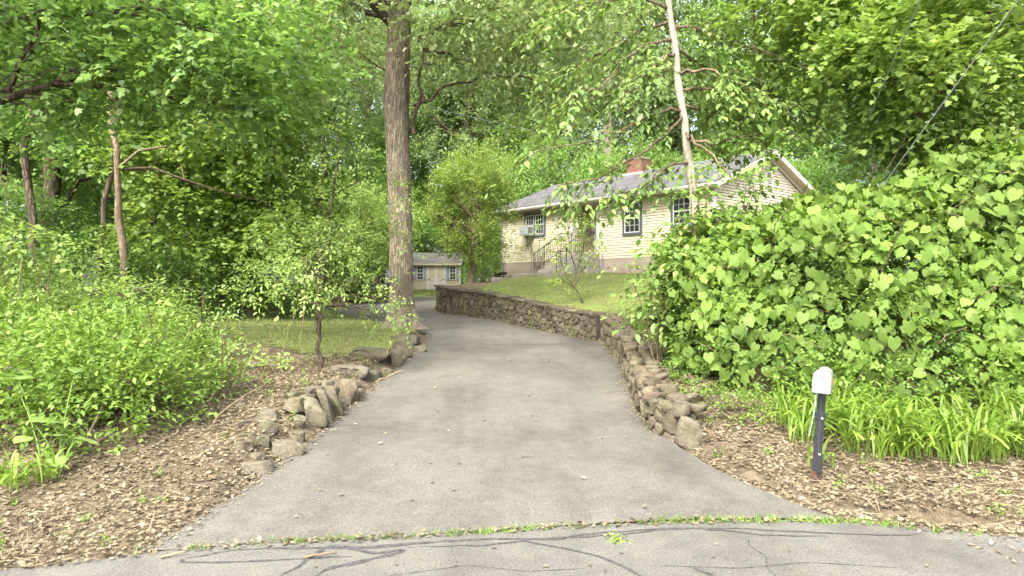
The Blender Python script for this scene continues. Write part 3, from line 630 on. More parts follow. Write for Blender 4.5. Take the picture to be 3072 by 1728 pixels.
def place_rock(name, r, x, y, dims, rz, mat, parent=None, base=(0, 0, 0), zoff=0, tilt=(0, 0), cuts=9):
    V, F = rock(r, dims, cuts); o = np_obj(name, V, F, mat, parent)
    o.location = (x-base[0], y-base[1], max(float(plane_z(y)), min(gz(x, y), float(plane_z(y))+.15))+dims[2]*.30+zoff-base[2]); o.rotation_euler = (tilt[0], tilt[1], rz); return o
rr_ = np.random.default_rng(21)
eb = (-2.5, 7.6, .26); edging = empty('rock_edging', eb, 0, 'tumbled rubble edging of small rocks in leaf litter left of the drive', 'edging')
for x, y, dx, dy, dz, rz, zo in [(-2.45, 6.62, .34, .24, .20, .2, 0), (-2.72, 6.95, .22, .2, .16, .7, 0), (-2.38, 7.2, .36, .30, .28, .5, 0), (-2.62, 7.15, .2, .22, .18, .1, 0), (-2.66, 7.45, .26, .22, .2, 1.1, .05),
                                 (-2.85, 7.3, .24, .2, .15, .3, 0), (-3.0, 7.6, .24, .16, .14, .4, .05), (-2.8, 7.85, .30, .22, .2, 0, .08), (-2.62, 8.2, .30, .26, .22, .2, .12), (-2.5, 8.0, .18, .2, .22, .6, 0),
                                 (-2.72, 8.5, .26, .22, .20, .8, .16), (-2.55, 8.55, .22, .2, .2, .3, .12), (-2.5, 9.15, .22, .2, .16, .2, .02), (-2.48, 9.35, .25, .18, .14, .2, .15), (-2.35, 9.55, .2, .2, .2, .6, 0), (-2.3, 6.95, .16, .14, .1, .2, -.01), (-3.1, 6.9, .18, .14, .1, .2, -.01), (-2.55, 6.85, .2, .16, .14, 1.2, 0), (-2.42, 7.62, .22, .2, .2, .4, 0), (-2.9, 8.1, .2, .16, .12, .9, .05), (-2.35, 9.2, .2, .24, .2, .3, .03), (-2.62, 9.0, .26, .2, .18, .6, .14), (-2.6, 9.6, .24, .2, .16, 1.3, .12), (-2.28, 10.15, .22, .26, .22, .2, 0), (-2.45, 10.5, .3, .24, .18, .8, 0), (-2.2, 10.6, .18, .16, .12, .3, -.02), (-2.25, 12.1, .3, .26, .2, .5, 0), (-2.2, 13.6, .26, .24, .2, .1, 0), (-2.12, 15.6, .24, .2, .16, .4, 0), (-2.75, 7.6, .16, .14, .12, .5, .04), (-2.3, 7.55, .16, .14, .1, .4, -.02)]:
    place_rock('rock', rr_, x, y, (dx*.95, dy*.95, dz*.85), rz, 'stone_rock', edging, eb, zo-.03)
for x, y, dims, rz, tilt, zo, mat, lab in [
    (-2.42, 8.30, (.34, .42, .50), .2, (.1, -.25), .06, 'stone_rock', 'rounded grey boulder set against the upright slabs left of the drive'),
    (-2.34, 8.62, (.17, .42, .66), .15, (.05, -.32), .06, 'stone_rock', 'tan upright slab leaning beside the rounded grey boulder'),
    (-2.33, 8.98, (.19, .46, .64), .1, (.0, -.38), .05, 'stone_rock', 'dark pitted upright slab next to the tan slab'),
    (-2.36, 9.75, (.40, .46, .52), .3, (.0, .1), .08, 'stone_rock', 'blocky flat-topped boulder at the upper end of the slabs'),
    (-2.75, 11.1, (.95, .6, .34), .2, (.05, .05), .02, 'stone_rock', 'broad low boulder near the foot of the slim sapling'),
    (-2.35, 11.5, (.55, .4, .30), .7, (0, .05), 0, 'stone_rock', 'small brown boulder between two large ones at the drive edge'),
    (-2.68, 12.7, (1.05, .7, .44), -.1, (.05, .12), .05, 'stone_rock', 'largest dark boulder with an undercut end beside the drive'),
    (-2.24, 13.1, (.34, .5, .46), .2, (.05, -.1), .05, 'stone_rock', 'pale narrow boulder against the largest dark boulder'),
    (-2.24, 14.1, (.40, .46, .38), .4, (0, .1), .05, 'stone_rock', 'squat boulder just below the mossy rock by the trunk'),
    (-2.08, 14.9, (.5, .42, .3), .2, (0, 0), .02, 'stone_rock', 'flat grey boulder touching the asphalt under the mossy rock'),
    (-2.32, 15.3, (.8, .45, .40), -.25, (0, -.12), .08, 'stone_moss', 'long mossy boulder in front of the big oak trunk')]:
    tag(place_rock('boulder', rr_, x, y, tuple(np.array(dims)*[.92, .92, .82]), rz, mat, None, (0, 0, 0), zo-.07, tilt, 10), lab, 'boulder', 'boulders edging the drive')
tag(place_rock('boulder', rr_, 1.97, 7.64, (.34, .30, .46), .2, 'stone_rock', None, (0, 0, 0), -.03, (0, .1), 8), 'large grey end boulder finishing the low wall near the mailbox', 'boulder', 'boulders edging the drive')
tag(place_rock('boulder', rr_, 2.15, 8.25, (.34, .26, .16), .4, 'stone_rock', None, (0, 0, 0), .16, (0, .1), 8), 'pale flat rock lying behind the end boulder', 'boulder', 'boulders edging the drive')
# dry stack at the planting bed by the house corner
bb = (-1.6, 27.6, gz(-1.6, 27.6)); bedw = empty('bed_wall', bb, 0, 'low stack of flat dark stones at the bed by the house corner', 'wall')
for k in range(34):
    u = rr_.uniform(0, 1); x = -2.1+1.75*u; y = 27.1+1.9*u+rr_.normal(0, .12); V, F = rock(rr_, (rr_.uniform(.3, .55), rr_.uniform(.25, .4), rr_.uniform(.07, .13)), 7, 1)
    o = np_obj('stone', V, F, 'stone_wall', bedw); o.location = (x-bb[0], y-bb[1], gz(x, y)-bb[2]+.06+.085*(k % 4)); o.rotation_euler = (rr_.normal(0, .08), rr_.normal(0, .08), rr_.uniform(0, 3))
for (x0, y0), (x1, y1), lab in [((-.75, 26.2), (.05, 27.0), 'short grey timber edging at the corner of the front lawn'), ((.05, 27.0), (.0, 28.4), 'grey timber edging running back from the lawn corner to the bed'), ((-.4, 29.6), (1.35, 28.2), 'long grey timber edging along the foot of the house')]:
    L = math.hypot(x1-x0, y1-y0); z0 = (gz(x0, y0)+gz(x1, y1))/2
    o = MB().box(0, L, -.07, .07, -.1, .12).build('timber_edging', 'timber_weathered', None, .01); o.location = (x0, y0, z0); o.rotation_euler = (0, 0, math.atan2(y1-y0, x1-x0)); tag(o, lab, 'edging', 'timber edgings on the lawn')

# ------------------------------------------------------------------ the house (local x along the front, y into the house, z up)
HB = 2.5; HROT = math.atan2(-.758, .652)
house = empty('house', (-.47, 31.2, HB), HROT, 'cream clapboard ranch house with a grey shingle roof up the bank', 'house')
def hz(z): return z-HB
HL, HD, Z0, ZE = 11.1, 7.0, hz(3.14), hz(5.36)          # length, depth, bottom of siding, soffit height
RIDGE, EAVE, OV, YR = hz(7.03), hz(5.48), .4, 3.5
A0, A1, RD = 4.49, 5.82, 1.15                              # entrance recess
mb = MB()
for x0, x1, y0, y1 in ((.02, A0, .052, HD-.02), (A1, HL-.045, .052, HD-.02), (A0, A1, RD+.03, HD-.02)): mb.box(x0, x1, y0, y1, hz(2.2), ZE)
mb.prism([(.06, ZE), (HD-.02, ZE), (YR, RIDGE-.2)], 0, .05, HL-.045)
mb.build('wall_core', 'siding', house)
fd = MB()
for x0, x1, y0, y1 in ((.06, A0-.02, .035, 3), (A1+.02, HL-.06, .035, HD-.1)): fd.box(x0, x1, y0-.02, y1, hz(1.7), Z0+.01)
fd.build('foundation', 'concrete', house)
E_ = .1
def board(x0, x1, z, axis, at, out):
    """one lapped clapboard; axis 'x' on a wall facing -y, 'y' on a wall facing +x"""
    mb = MB(); b, tp = .046, .032; z1 = z+E_-.025
    if axis == 'x': mb.add([(x0, at, z), (x1, at, z), (x1, at-b, z), (x0, at-b, z), (x0, at, z1), (x1, at, z1), (x1, at-tp, z1), (x0, at-tp, z1)], [(0, 1, 2, 3), (4, 5, 6, 7), (3, 2, 6, 7), (0, 3, 7, 4), (1, 2, 6, 5), (0, 1, 5, 4)])
    else: mb.add([(at, x0, z), (at, x1, z), (at+b, x1, z), (at+b, x0, z), (at, x0, z1), (at, x1, z1), (at+tp, x1, z1), (at+tp, x0, z1)], [(0, 1, 2, 3), (4, 5, 6, 7), (3, 2, 6, 7), (0, 3, 7, 4), (1, 2, 6, 5), (0, 1, 5, 4)])
    return mb.build('clapboard', 'siding', house)
z = Z0
while z < ZE-.03:
    board(.09, A0-.085, z, 'x', .05, -1); board(A1+.085, HL-.09, z, 'x', .05, -1)
    board(.085, RD, z, 'y', A0-.016, 1)
    z += E_
z = Z0
while z < RIDGE-.22:
    y0, y1 = (.08, HD-.08) if z+E_ < ZE else (.08+(z+E_-ZE)/.4, HD-.08-(z+E_-ZE)/.4)
    if y1-y0 > .2: board(y0, y1, z, 'y', HL-.043, 1)
    z += E_
for x0, x1, y0, y1, zt in ((0, .09, -.012, .06, ZE), (A0-.085, A0+.03, -.014, .085, ZE), (A1, A1+.085, -.012, .06, ZE), (HL-.09, HL+.012, -.014, .08, ZE), (HL-.06, HL+.014, HD-.08, HD, ZE)):
    MB().box(x0, x1, y0, y1, Z0-.004, zt).build('corner_post', 'trim_white', house)
# roof
sl_ = (RIDGE-EAVE)/(YR+OV)
def shingled(xa, xb, mat, name, flip):
    L = math.hypot(YR+OV, RIDGE-EAVE); n = int(L/.138)+1; V, F = [], []
    for i in range(n):
        d0, d1 = i*L/n, (i+1)*L/n; c, s = (YR+OV)/L, (RIDGE-EAVE)/L
        for dd, lift in ((d0, .016), (d1, .004)):
            y, z = -OV+dd*c-lift*s, EAVE+dd*s+lift*c
            if flip: y = 2*YR-y
            V += [(xa, y, z), (xb, y, z)]
        k = 4*i; F += [(k, k+1, k+3, k+2)]
        if i: F += [(k-2, k-1, k+1, k)]
    return MB().add(V, F)
roof = empty('roof'); roof.parent = house
shingled(-.3, HL+.33, 'shingles', 'r', False).build('shingle_slope', 'shingles', roof); shingled(-.3, HL+.33, 'shingles', 'r', True).build('shingle_slope', 'shingles', roof)
MB().prism([(-OV, EAVE-.02), (YR, RIDGE-.02), (2*YR+OV, EAVE-.02), (2*YR+OV, EAVE-.05), (YR, RIDGE-.07), (-OV, EAVE-.05)], 0, -.29, HL+.32).build('deck', 'timber_weathered', roof)
MB().add([(-.3, YR-.14, RIDGE-.035), (HL+.33, YR-.14, RIDGE-.035), (HL+.33, YR, RIDGE+.03), (-.3, YR, RIDGE+.03), (HL+.33, YR+.14, RIDGE-.035), (-.3, YR+.14, RIDGE-.035)], [(0, 1, 2, 3), (3, 2, 4, 5)]).build('ridge_cap', 'shingles', roof)
MB().box(-.28, HL+.3, -OV+.015, .03, EAVE-.13, EAVE-.115).build('soffit', 'soffit', roof)
MB().box(-.28, HL+.3, -OV-.012, -OV+.012, EAVE-.16, EAVE-.035).build('fascia', 'fascia', roof)
MB().prism([(-OV-.11, EAVE-.02), (-OV-.014, EAVE-.02), (-OV-.014, EAVE-.115), (-OV-.08, EAVE-.115), (-OV-.11, EAVE-.06)], 0, -.28, HL+.3).build('gutter', 'trim_white', roof)
for s in (-1, 1):
    p = lambda y, z: (y, z) if s < 0 else (2*YR-y, z)
    MB().prism([p(-OV, EAVE-.01), p(YR, RIDGE-.01), p(YR, RIDGE-.20), p(-OV, EAVE-.19)], 0, HL+.30, HL+.335).build('rake_board', 'fascia', roof)
    MB().prism([p(-OV+.02, EAVE-.14), p(YR, RIDGE-.14), p(YR, RIDGE-.155), p(-OV+.02, EAVE-.155)], 0, HL+.016, HL+.30).build('soffit', 'soffit', roof)
    MB().prism([p(-.02, EAVE-.02), p(YR, RIDGE-.155), p(YR, RIDGE-.30), p(-.02, EAVE-.16)], 0, HL+.004, HL+.03).build('frieze_board', 'fascia', roof)
chim = MB().box(4.55, 5.42, YR-.22, YR+.42, RIDGE-.3, RIDGE+.52).build('chimney', 'mortar', house)
bme = None
for c in range(10):
    zc = RIDGE-.22+c*.074; off = .1 if c % 2 else 0
    def bk(x0, x1, y0, y1): MB().box(x0, x1, y0, y1, zc, zc+.062).build('brick', 'brick', chim)
    for q in range(5):
        x0 = max(4.545, 4.54+q*.2-off); x1 = min(5.425, 4.54+(q+1)*.2-off-.012)
        if x1-x0 > .04: bk(x0, x1, YR-.236, YR-.2)
    for q in range(4):
        y0 = max(YR-.196, YR-.19+q*.2-off); y1 = min(YR+.43, YR-.19+(q+1)*.2-off-.012)
        if y1-y0 > .04: bk(5.40, 5.437, y0, y1)
MB().box(4.5, 5.47, YR-.27, YR+.47, RIDGE+.53, RIDGE+.59).build('cap_slab', 'concrete', chim)
MB().box(4.45, 5.52, YR-.36, YR-.24, RIDGE-.16, RIDGE-.06).build('flashing', 'ac_grey', chim)
# windows: slate casing, white sashes, dark panes, muntins
def sash(x0, x1, z0, z1, yf, parent, nx=3, nz=2):
    s_ = MB(); w = .032
    s_.box(x0, x0+w, yf-.03, yf, z0, z1); s_.box(x1-w, x1, yf-.03, yf, z0, z1); s_.box(x0+w, x1-w, yf-.03, yf, z0, z0+w); s_.box(x0+w, x1-w, yf-.03, yf, z1-w, z1)
    sh = s_.build('sash', 'sash_white', parent)
    for i in range(nx):
        for j in range(nz):
            xa, xb = x0+w+(x1-x0-2*w)*i/nx, x0+w+(x1-x0-2*w)*(i+1)/nx; za, zb = z0+w+(z1-z0-2*w)*j/nz, z0+w+(z1-z0-2*w)*(j+1)/nz
            MB().box(xa+.007, xb-.007, yf-.014, yf-.010, za+.007, zb-.007).build('pane', 'pane_glass', parent)
    mu = MB()
    for i in range(1, nx): x = x0+w+(x1-x0-2*w)*i/nx; mu.box(x-.005, x+.005, yf-.022, yf-.006, z0+w, z1-w)
    for j in range(1, nz): z_ = z0+w+(z1-z0-2*w)*j/nz; mu.box(x0+w, x1-w, yf-.021, yf-.007, z_-.005, z_+.005)
    mu.build('muntin', 'sash_white', parent)
def window(x0, x1, z0, z1, units):
    wd = empty('window'); wd.parent = house; c = MB(); w = .085; y1, y0 = .03, -.045
    c.box(x0, x0+w, y0, y1, z0, z1); c.box(x1-w, x1, y0, y1, z0, z1); c.box(x0+w, x1-w, y0, y1, z0, z0+w); c.box(x0+w, x1-w, y0, y1, z1-w, z1)
    ux = (x1-x0-w)/units
    for k in range(1, units): c.box(x0+w/2+ux*k-w/2, x0+w/2+ux*k+w/2, y0+.002, y1, z0+w, z1-w)
    c.build('casing', 'trim_slate', wd)
    MB().box(x0+w, x1-w, -.0005, .01, z0+w, z1-w).build('backing', 'metal_dark', wd)
    for k in range(units):
        xa, xb = x0+w+ux*k+.004, x0+ux*(k+1)-.004; zm = (z0+z1)/2
        sash(xa, xb, z0+w, zm, .0, wd); sash(xa, xb, zm-.02, z1-w, -.012, wd)
    return wd
W = lambda a, b, c, d, u: window(a, b, hz(c), hz(d), u)
W(1.6, 2.9, 4.22, 5.24, 2); W(7.15, 8.05, 3.98, 5.24, 1); W(9.35, 10.25, 4.15, 5.24, 1)
# gable window (faces +x) and louvre vent
gw = empty('window'); gw.parent = house
MB().box(HL-.02, HL+.05, 4.6, 6.3, hz(5.05), hz(5.14)).box(HL-.02, HL+.05, 4.6, 4.69, hz(4.1), hz(5.05)).box(HL-.02, HL+.05, 6.21, 6.3, hz(4.1), hz(5.05)).box(HL-.02, HL+.05, 5.4, 5.48, hz(4.1), hz(5.05)).build('casing', 'trim_slate', gw)
MB().box(HL-.02, HL+.026, 4.69, 5.4, hz(4.1), hz(5.05)).build('pane', 'pane_glass', gw); MB().box(HL-.02, HL+.026, 5.48, 6.21, hz(4.1), hz(5.05)).build('pane', 'pane_glass', gw)
MB().box(HL+.026, HL+.04, 5.03, 5.06, hz(4.1), hz(5.05)).box(HL+.026, HL+.04, 5.82, 5.85, hz(4.1), hz(5.05)).build('muntin', 'sash_white', gw)
vent = empty('gable_vent'); vent.parent = house
MB().box(HL-.02, HL+.045, 3.28, 3.32, hz(5.75), hz(6.4)).box(HL-.02, HL+.045, 3.68, 3.72, hz(5.75), hz(6.4)).box(HL-.02, HL+.045, 3.32, 3.68, hz(6.36), hz(6.4)).box(HL-.02, HL+.05, 3.26, 3.74, hz(5.72), hz(5.76)).build('frame', 'trim_white', vent)
MB().box(HL-.02, HL+.012, 3.32, 3.68, hz(5.76), hz(6.36)).build('backing', 'metal_dark', vent)
for k in range(8): MB().add([(HL+.012, 3.33, hz(5.79+.072*k)+.03), (HL+.04, 3.33, hz(5.79+.072*k)), (HL+.04, 3.67, hz(5.79+.072*k)), (HL+.012, 3.67, hz(5.79+.072*k)+.03), (HL+.012, 3.33, hz(5.80+.072*k)+.03), (HL+.04, 3.33, hz(5.80+.072*k)), (HL+.04, 3.67, hz(5.80+.072*k)), (HL+.012, 3.67, hz(5.80+.072*k)+.03)], [(0, 1, 2, 3), (4, 5, 6, 7), (0, 1, 5, 4), (1, 2, 6, 5), (2, 3, 7, 6), (3, 0, 4, 7)]).build('louver', 'trim_white', vent)
# recess: back wall, white storm door over a red door
MB().box(A0, A1, RD, RD+.03, Z0, ZE).build('recess_wall', 'siding', house)
dr = MB().box(A0+.26, A1-.12, RD-.03, RD, hz(3.4), hz(5.3)).build('door', 'door_red', house)
MB().box(A0+.19, A0+.27, RD-.055, RD-.001, hz(3.36), hz(5.36)).box(A1-.13, A1-.05, RD-.055, RD-.001, hz(3.36), hz(5.36)).box(A0+.27, A1-.13, RD-.055, RD-.001, hz(5.29), hz(5.36)).build('frame', 'trim_white', dr)
MB().box(A0+.28, A0+.36, RD-.075, RD-.04, hz(3.42), hz(5.28)).box(A1-.22, A1-.14, RD-.075, RD-.04, hz(3.42), hz(5.28)).box(A0+.36, A1-.22, RD-.075, RD-.04, hz(4.3), hz(4.38)).build('storm_frame', 'sash_white', dr)
MB().box(A0+.37, A0+.40, RD-.12, RD-.075, hz(4.2), hz(4.45)).build('handle', 'metal_dark', dr)
MB().box(A0, A1, .05, RD, hz(3.1), hz(3.36)).build('threshold', 'concrete_step', house)
# basement window, downspout, vent pipe, number
MB().box(3.2, 3.85, -.005, .03, hz(2.78), hz(3.10)).build('basement_window', 'metal_dark', house)
MB().path([(.06, -.06, hz(5.28)), (.06, -.06, hz(3.1)), (.10, -.07, hz(2.95)), (.12, -.07, hz(2.58)), (.2, -.2, hz(2.55))], .035, 6).build('downspout', 'plastic_white', house)
MB().path([(6.15, -.03, hz(3.3)), (6.15, -.06, hz(3.28)), (6.15, -.06, hz(2.62)), (6.22, -.2, hz(2.57)), (6.4, -.35, hz(2.54))], .022, 6).build('drain_pipe', 'plastic_white', house)
fc = bpy.data.curves.new('house_number', 'FONT'); fc.body = '1218'; fc.size = .24; fc.shear = .3; fc.extrude = .006; fc.materials.append(MATS['number_dark'])
_t = bpy.data.objects.new('t', fc); fm = bpy.data.meshes.new_from_object(_t); bpy.data.objects.remove(_t); fo = bpy.data.objects.new('house_number', fm); COL.objects.link(fo); fo.parent = house; fo.location = (6.02, -.005, hz(4.72)); fo.rotation_euler = (R(90), 0, 0)
# front steps and iron railings
steps = empty('entrance_steps', (0, 0, 0), 0, 'grey concrete steps rising to the recessed front door', 'steps')
def set_h(o): o.location = (-.47, 31.2, HB); o.rotation_euler = (0, 0, HROT)
set_h(steps)
MB().box(A0-.14, A1+.14, -.72, -.026, hz(2.4), hz(3.33)).build('landing', 'concrete_step', steps, .012)
for k in range(4): MB().box(A0-.02, A1-.02, -.72-.30*(k+1), -.72-.30*k-.002, hz(1.9), hz(3.33-.155*(k+1))).build('step', 'concrete_step', steps, .012)
MB().box(A0-.5, A1+.1, -2.7, -1.95, hz(1.8), hz(2.56)).build('pad', 'concrete_step', steps, .012)
def railing(x, label):
    o = empty('stair_railing', (0, 0, 0), 0, label, 'railing', 'iron railings of the front steps'); set_h(o)
    top = [(-2.15, 3.35), (-1.95, 3.42), (-.80, 4.12), (-.68, 4.20), (-.1, 4.20)]; low = [(-2.15, 2.78), (-1.95, 2.80), (-.80, 3.42), (-.68, 3.46), (-.1, 3.46)]
    for l_, nm in ((top, 'handrail'), (low, 'bottom_rail')): MB().path([(x, a, hz(b)) for a, b in l_], .016 if nm == 'handrail' else .010, 6).build(nm, 'iron', o)
    for y in (-2.15, -1.62, -.68, -.1):
        zt = np.interp(y, [p[0] for p in top], [p[1] for p in top]); zb_ = 2.5 if y < -2 else (2.75 if y < -1 else 3.3); MB().bar((x, y, hz(zb_)), (x, y, hz(zt)), .017).build('post', 'iron', o)
    for y in np.arange(-2.05, -.12, .115):
        zt = np.interp(y, [p[0] for p in top], [p[1] for p in top]); zl = np.interp(y, [p[0] for p in low], [p[1] for p in low]); MB().bar((x, y, hz(zl)), (x, y, hz(zt)), .008, 5).build('baluster', 'iron', o)
    for dz in (.18, .34, .50): MB().path([(x, a, hz(b-dz*.9)) for a, b in top[2:]], .006, 4).build('cross_rail', 'iron', o)
    MB().path([(x, -.1+.05*math.sin(t), hz(4.15)+.05*math.cos(t)) for t in np.linspace(0, 5, 9)], .014, 5).build('scroll', 'iron', o)
railing(A0+.03, 'black iron stair railing nearer the window with the air conditioner'); railing(A1-.07, 'black iron stair railing nearer the front door side')
ac = empty('air_conditioner', (0, 0, 0), 0, 'boxy window air conditioner in the left sash by the entrance', 'air conditioner'); set_h(ac)
MB().box(1.70, 2.22, -.40, -.05, hz(4.30), hz(4.68)).build('cabinet', 'ac_grey', ac, .012); MB().box(1.67, 2.25, -.10, -.03, hz(4.28), hz(4.73)).build('face_frame', 'plastic_white', ac)
MB().box(1.69, 2.23, -.415, -.402, hz(4.30), hz(4.68)).build('grille', 'shutter_grey', ac)
for k in range(6): MB().box(2.2205, 2.228, -.38+.045*k, -.36+.045*k, hz(4.36), hz(4.62)).build('louver', 'metal_dark', ac)
MB().box(1.66, 2.24, -.42, -.02, hz(4.26), hz(4.285)).build('support_tray', 'plastic_white', ac)
hk = MB().path([(2.55, -.5, hz(2.5)), (2.55, -.5, hz(4.0)), (2.52, -.5, hz(4.12)), (2.42, -.5, hz(4.18)), (2.32, -.5, hz(4.12)), (2.30, -.5, hz(4.0))], .010, 5).build('garden_hook', 'iron'); set_h(hk); tag(hk, 'thin black shepherd hook standing in front of the clapboard wall', 'garden hook')

# ------------------------------------------------------------------ garden shed
SB = (-6.6, 45, gz(-5, 45)-.05); shed = empty('garden_shed', SB, 0, 'small tan garden shed with white barn doors beyond the drive', 'shed')
SW, SD, SE, SR = 3.2, 2.4, 1.92, 2.66; zs = 1.72-SB[2]   # z shift so that the sill sits right
def sx(b): b.v = [(x, y, z+zs) for x, y, z in b.v]; return b
sx(MB().box(0, SW, 0, SD, -.15, SE)).build('wall', 'shed_siding', shed)
for k in range(16): sx(MB().box(.2*k+.05, .2*k+.06, -.006, .002, -.1, SE-.1)).build('batten_groove', 'timber_weathered', shed)
for x0, x1 in ((-.02, .07), (SW-.07, SW+.02)): sx(MB().box(x0, x1, -.022, .06, -.15, SE)).build('corner_post', 'trim_white', shed)
srf = sx(MB().prism([(-.18, SE-.02), (SD/2, SR), (SD+.18, SE-.02), (SD+.18, SE-.07), (SD/2, SR-.06), (-.18, SE-.07)], 0, -.15, SW+.15)).build('roof', 'shingles_shed', shed)
n_c = 8
for k in range(n_c):
    t0, t1 = k/n_c, (k+1)/n_c; y = lambda t: -.19+t*(SD/2+.19); zz = lambda t: SE-.015+t*(SR-SE+.015)
    sx(MB().add([(-.15, y(t0), zz(t0)+.02), (SW+.15, y(t0), zz(t0)+.02), (SW+.15, y(t1), zz(t1)+.006), (-.15, y(t1), zz(t1)+.006), (-.15, y(t0), zz(t0)), (SW+.15, y(t0), zz(t0))], [(0, 1, 2, 3), (4, 5, 1, 0)])).build('shingle_course', 'shingles_shed', srf)
sx(MB().box(-.14, SW+.14, -.20, -.175, SE-.15, SE-.02)).build('fascia', 'shed_siding', shed)
def shed_door(x0, x1):
    d_ = sx(MB().box(x0, x1, -.035, -.002, .0, 1.80)).build('door', 'shed_siding', shed); w = .085; f_ = MB(); y0, y1 = -.058, -.036
    f_.box(x0, x0+w, y0, y1, 0, 1.80).box(x1-w, x1, y0, y1, 0, 1.80).box(x0+w, x1-w, y0, y1, 0, w).box(x0+w, x1-w, y0, y1, 1.80-w, 1.80).box(x0+w, x1-w, y0, y1, .80, .88)
    for a, b in (((x0+w, .085), (x1-w, .80)), ((x0+w, .80), (x1-w, .085))):
        dx, dz = b[0]-a[0], b[1]-a[1]; L = math.hypot(dx, dz); nx_, nz_ = -dz/L*.04, dx/L*.04; f_.prism([(a[0]+nx_, a[1]+nz_), (b[0]+nx_, b[1]+nz_), (b[0]-nx_, b[1]-nz_), (a[0]-nx_, a[1]-nz_)], 1, y0+.003, y1-.001)
    sx(f_).build('frame', 'sash_white', d_)
    for z_ in (.06, .83, 1.74):
        hx = x0 if x0 < 1.5 else x1; sx(MB().box(min(hx, hx+(.16 if x0 < 1.5 else -.16)), max(hx, hx+(.16 if x0 < 1.5 else -.16)), y0-.012, y0-.001, z_-.025, z_+.025)).build('hinge', 'iron', d_)
shed_door(1.05, 1.60); shed_door(1.615, 2.165)
sx(MB().box(.97, 1.045, -.05, -.001, 0, 1.88).box(2.17, 2.245, -.05, -.001, 0, 1.88).box(1.045, 2.17, -.05, -.001, 1.81, 1.88)).build('door_frame', 'sash_white', shed)
def shed_win(x0):
    w_ = empty('window'); w_.parent = shed; x1, z0, z1 = x0+.42, .82, 1.72; yf = -.001
    f_ = MB(); f_.box(x0, x0+.04, -.05, yf, z0, z1).box(x1-.04, x1, -.05, yf, z0, z1).box(x0+.04, x1-.04, -.05, yf, z0, z0+.04).box(x0+.04, x1-.04, -.05, yf, z1-.04, z1).box(x0+.04, x1-.04, -.048, yf, (z0+z1)/2-.025, (z0+z1)/2+.025)
    xm = (x0+x1)/2; f_.box(xm-.011, xm+.011, -.045, yf, z0+.04, z1-.04)
    for q in (.25, .75): f_.box(x0+.04, x1-.04, -.044, yf, z0+(z1-z0)*q-.011, z0+(z1-z0)*q+.011)
    sx(f_).build('frame', 'sash_white', w_)
    for i in range(2):
        for j in range(4): sx(MB().box(x0+.04+.171*i+.01, x0+.04+.171*(i+1)-.01, -.03, -.004, z0+.05+.205*j, z0+.05+.205*j+.19)).build('pane', 'pane_glass', w_)
    for xs in (x0-.22, x1+.02):
        sh_ = sx(MB().box(xs, xs+.20, -.03, yf, z0-.02, z1)).build('shutter', 'shutter_grey', w_)
        for z_ in (.9, 1.24, 1.56): sx(MB().box(xs, xs+.2, -.042, -.031, z_, z_+.035)).build('shutter', 'shutter_grey', w_)
shed_win(.34); shed_win(2.48)
ramp_ = sx(MB().add([(1.0, -.06, -.05), (2.2, -.06, -.05), (2.2, -1.1, -.32), (1.0, -1.1, -.32), (1.0, -.06, -.4), (2.2, -.06, -.4), (2.2, -1.1, -.4), (1.0, -1.1, -.4)], [(0, 1, 2, 3), (4, 5, 6, 7), (0, 1, 5, 4), (2, 3, 7, 6), (1, 2, 6, 5), (3, 0, 4, 7)])).build('ramp', 'timber_weathered', shed)
plk = MB().bar((0, 0, 0), (.55, .1, 1.1), .05, 4).build('leaning_plank', 'timber_weathered'); plk.location = (-3.35, 44.9, gz(-3.3, 44.9)+.0); tag(plk, 'weathered plank leaning at the right-hand end of the shed', 'plank')

# ------------------------------------------------------------------ mailbox
MBASE = (2.87, 6.46, gz(2.87, 6.46)-.03); mail = empty('mailbox', MBASE, 0, 'white arched mailbox on a leaning black post among dead leaves', 'mailbox')
lean = Matrix.Rotation(R(5.5), 4, 'Y'); mail.rotation_euler = (R(0), R(4.2), R(0))
sq = lambda a, b, c, z0, z1, nm, mt, bv=.004: MB().box(a-c, a+c, b-c, b+c, z0, z1).build(nm, mt, mail, bv)
post = sq(0, 0, .029, -.2, .89, 'post', 'post_black'); post.rotation_euler = (0, 0, R(22))
slv = sq(0, 0, .035, .62, .69, 'sleeve', 'post_black'); slv.rotation_euler = (0, 0, R(22))
fl = MB().box(-.034, .034, -.037, -.030, .12, .30).build('rust_plate', 'post_black', mail); fl.rotation_euler = (0, 0, R(22))
for z_ in (.30, .64): MB().bar((.0, -.034, z_), (.0, -.046, z_), .010, 8).build('bolt', 'ac_grey', mail)
def arch(w, h, k=14):
    r = w/2; return [(-r, 0), (r, 0)]+[(r*math.cos(t), h-r+r*math.sin(t)) for t in np.linspace(0, math.pi, k)]
box = MB().prism([(x, z+.89) for x, z in arch(.15, .215)], 1, -.16, .26).build('box', 'plastic_white', mail, 0); box.rotation_euler = (0, 0, R(-28)); box.location = (.0, 0, 0)
rib = MB().prism([(x*1.04, z*1.015+.887) for x, z in arch(.153, .218)], 1, -.158, -.14).build('rim', 'plastic_white', box)
door = MB().prism([(x*1.03, z*1.01+.885) for x, z in arch(.153, .214)], 1, -.19, -.164).build('door', 'plastic_white', box, .006)
MB().box(-.010, .010, -.212, -.191, 1.05, 1.108).build('latch', 'shutter_grey', door, .004); MB().bar((0, -.191, 1.04), (0, -.2, 1.04), .005, 8).build('screw', 'ac_grey', door)
MB().box(-.06, .06, -.1925, -.1902, .965, .969).build('crease', 'ac_grey', door)
MB().box(.079, .084, -.10, .06, .975, 1.0).box(.0795, .0835, -.13, -.08, .975, 1.035).build('flag', 'flag_orange', box)
MB().path([(-.10, -.10, .90), (-.105, -.10, .74), (-.115, -.09, .6), (-.13, -.08, .47)], .003, 5).build('string', 'string_blue', mail)

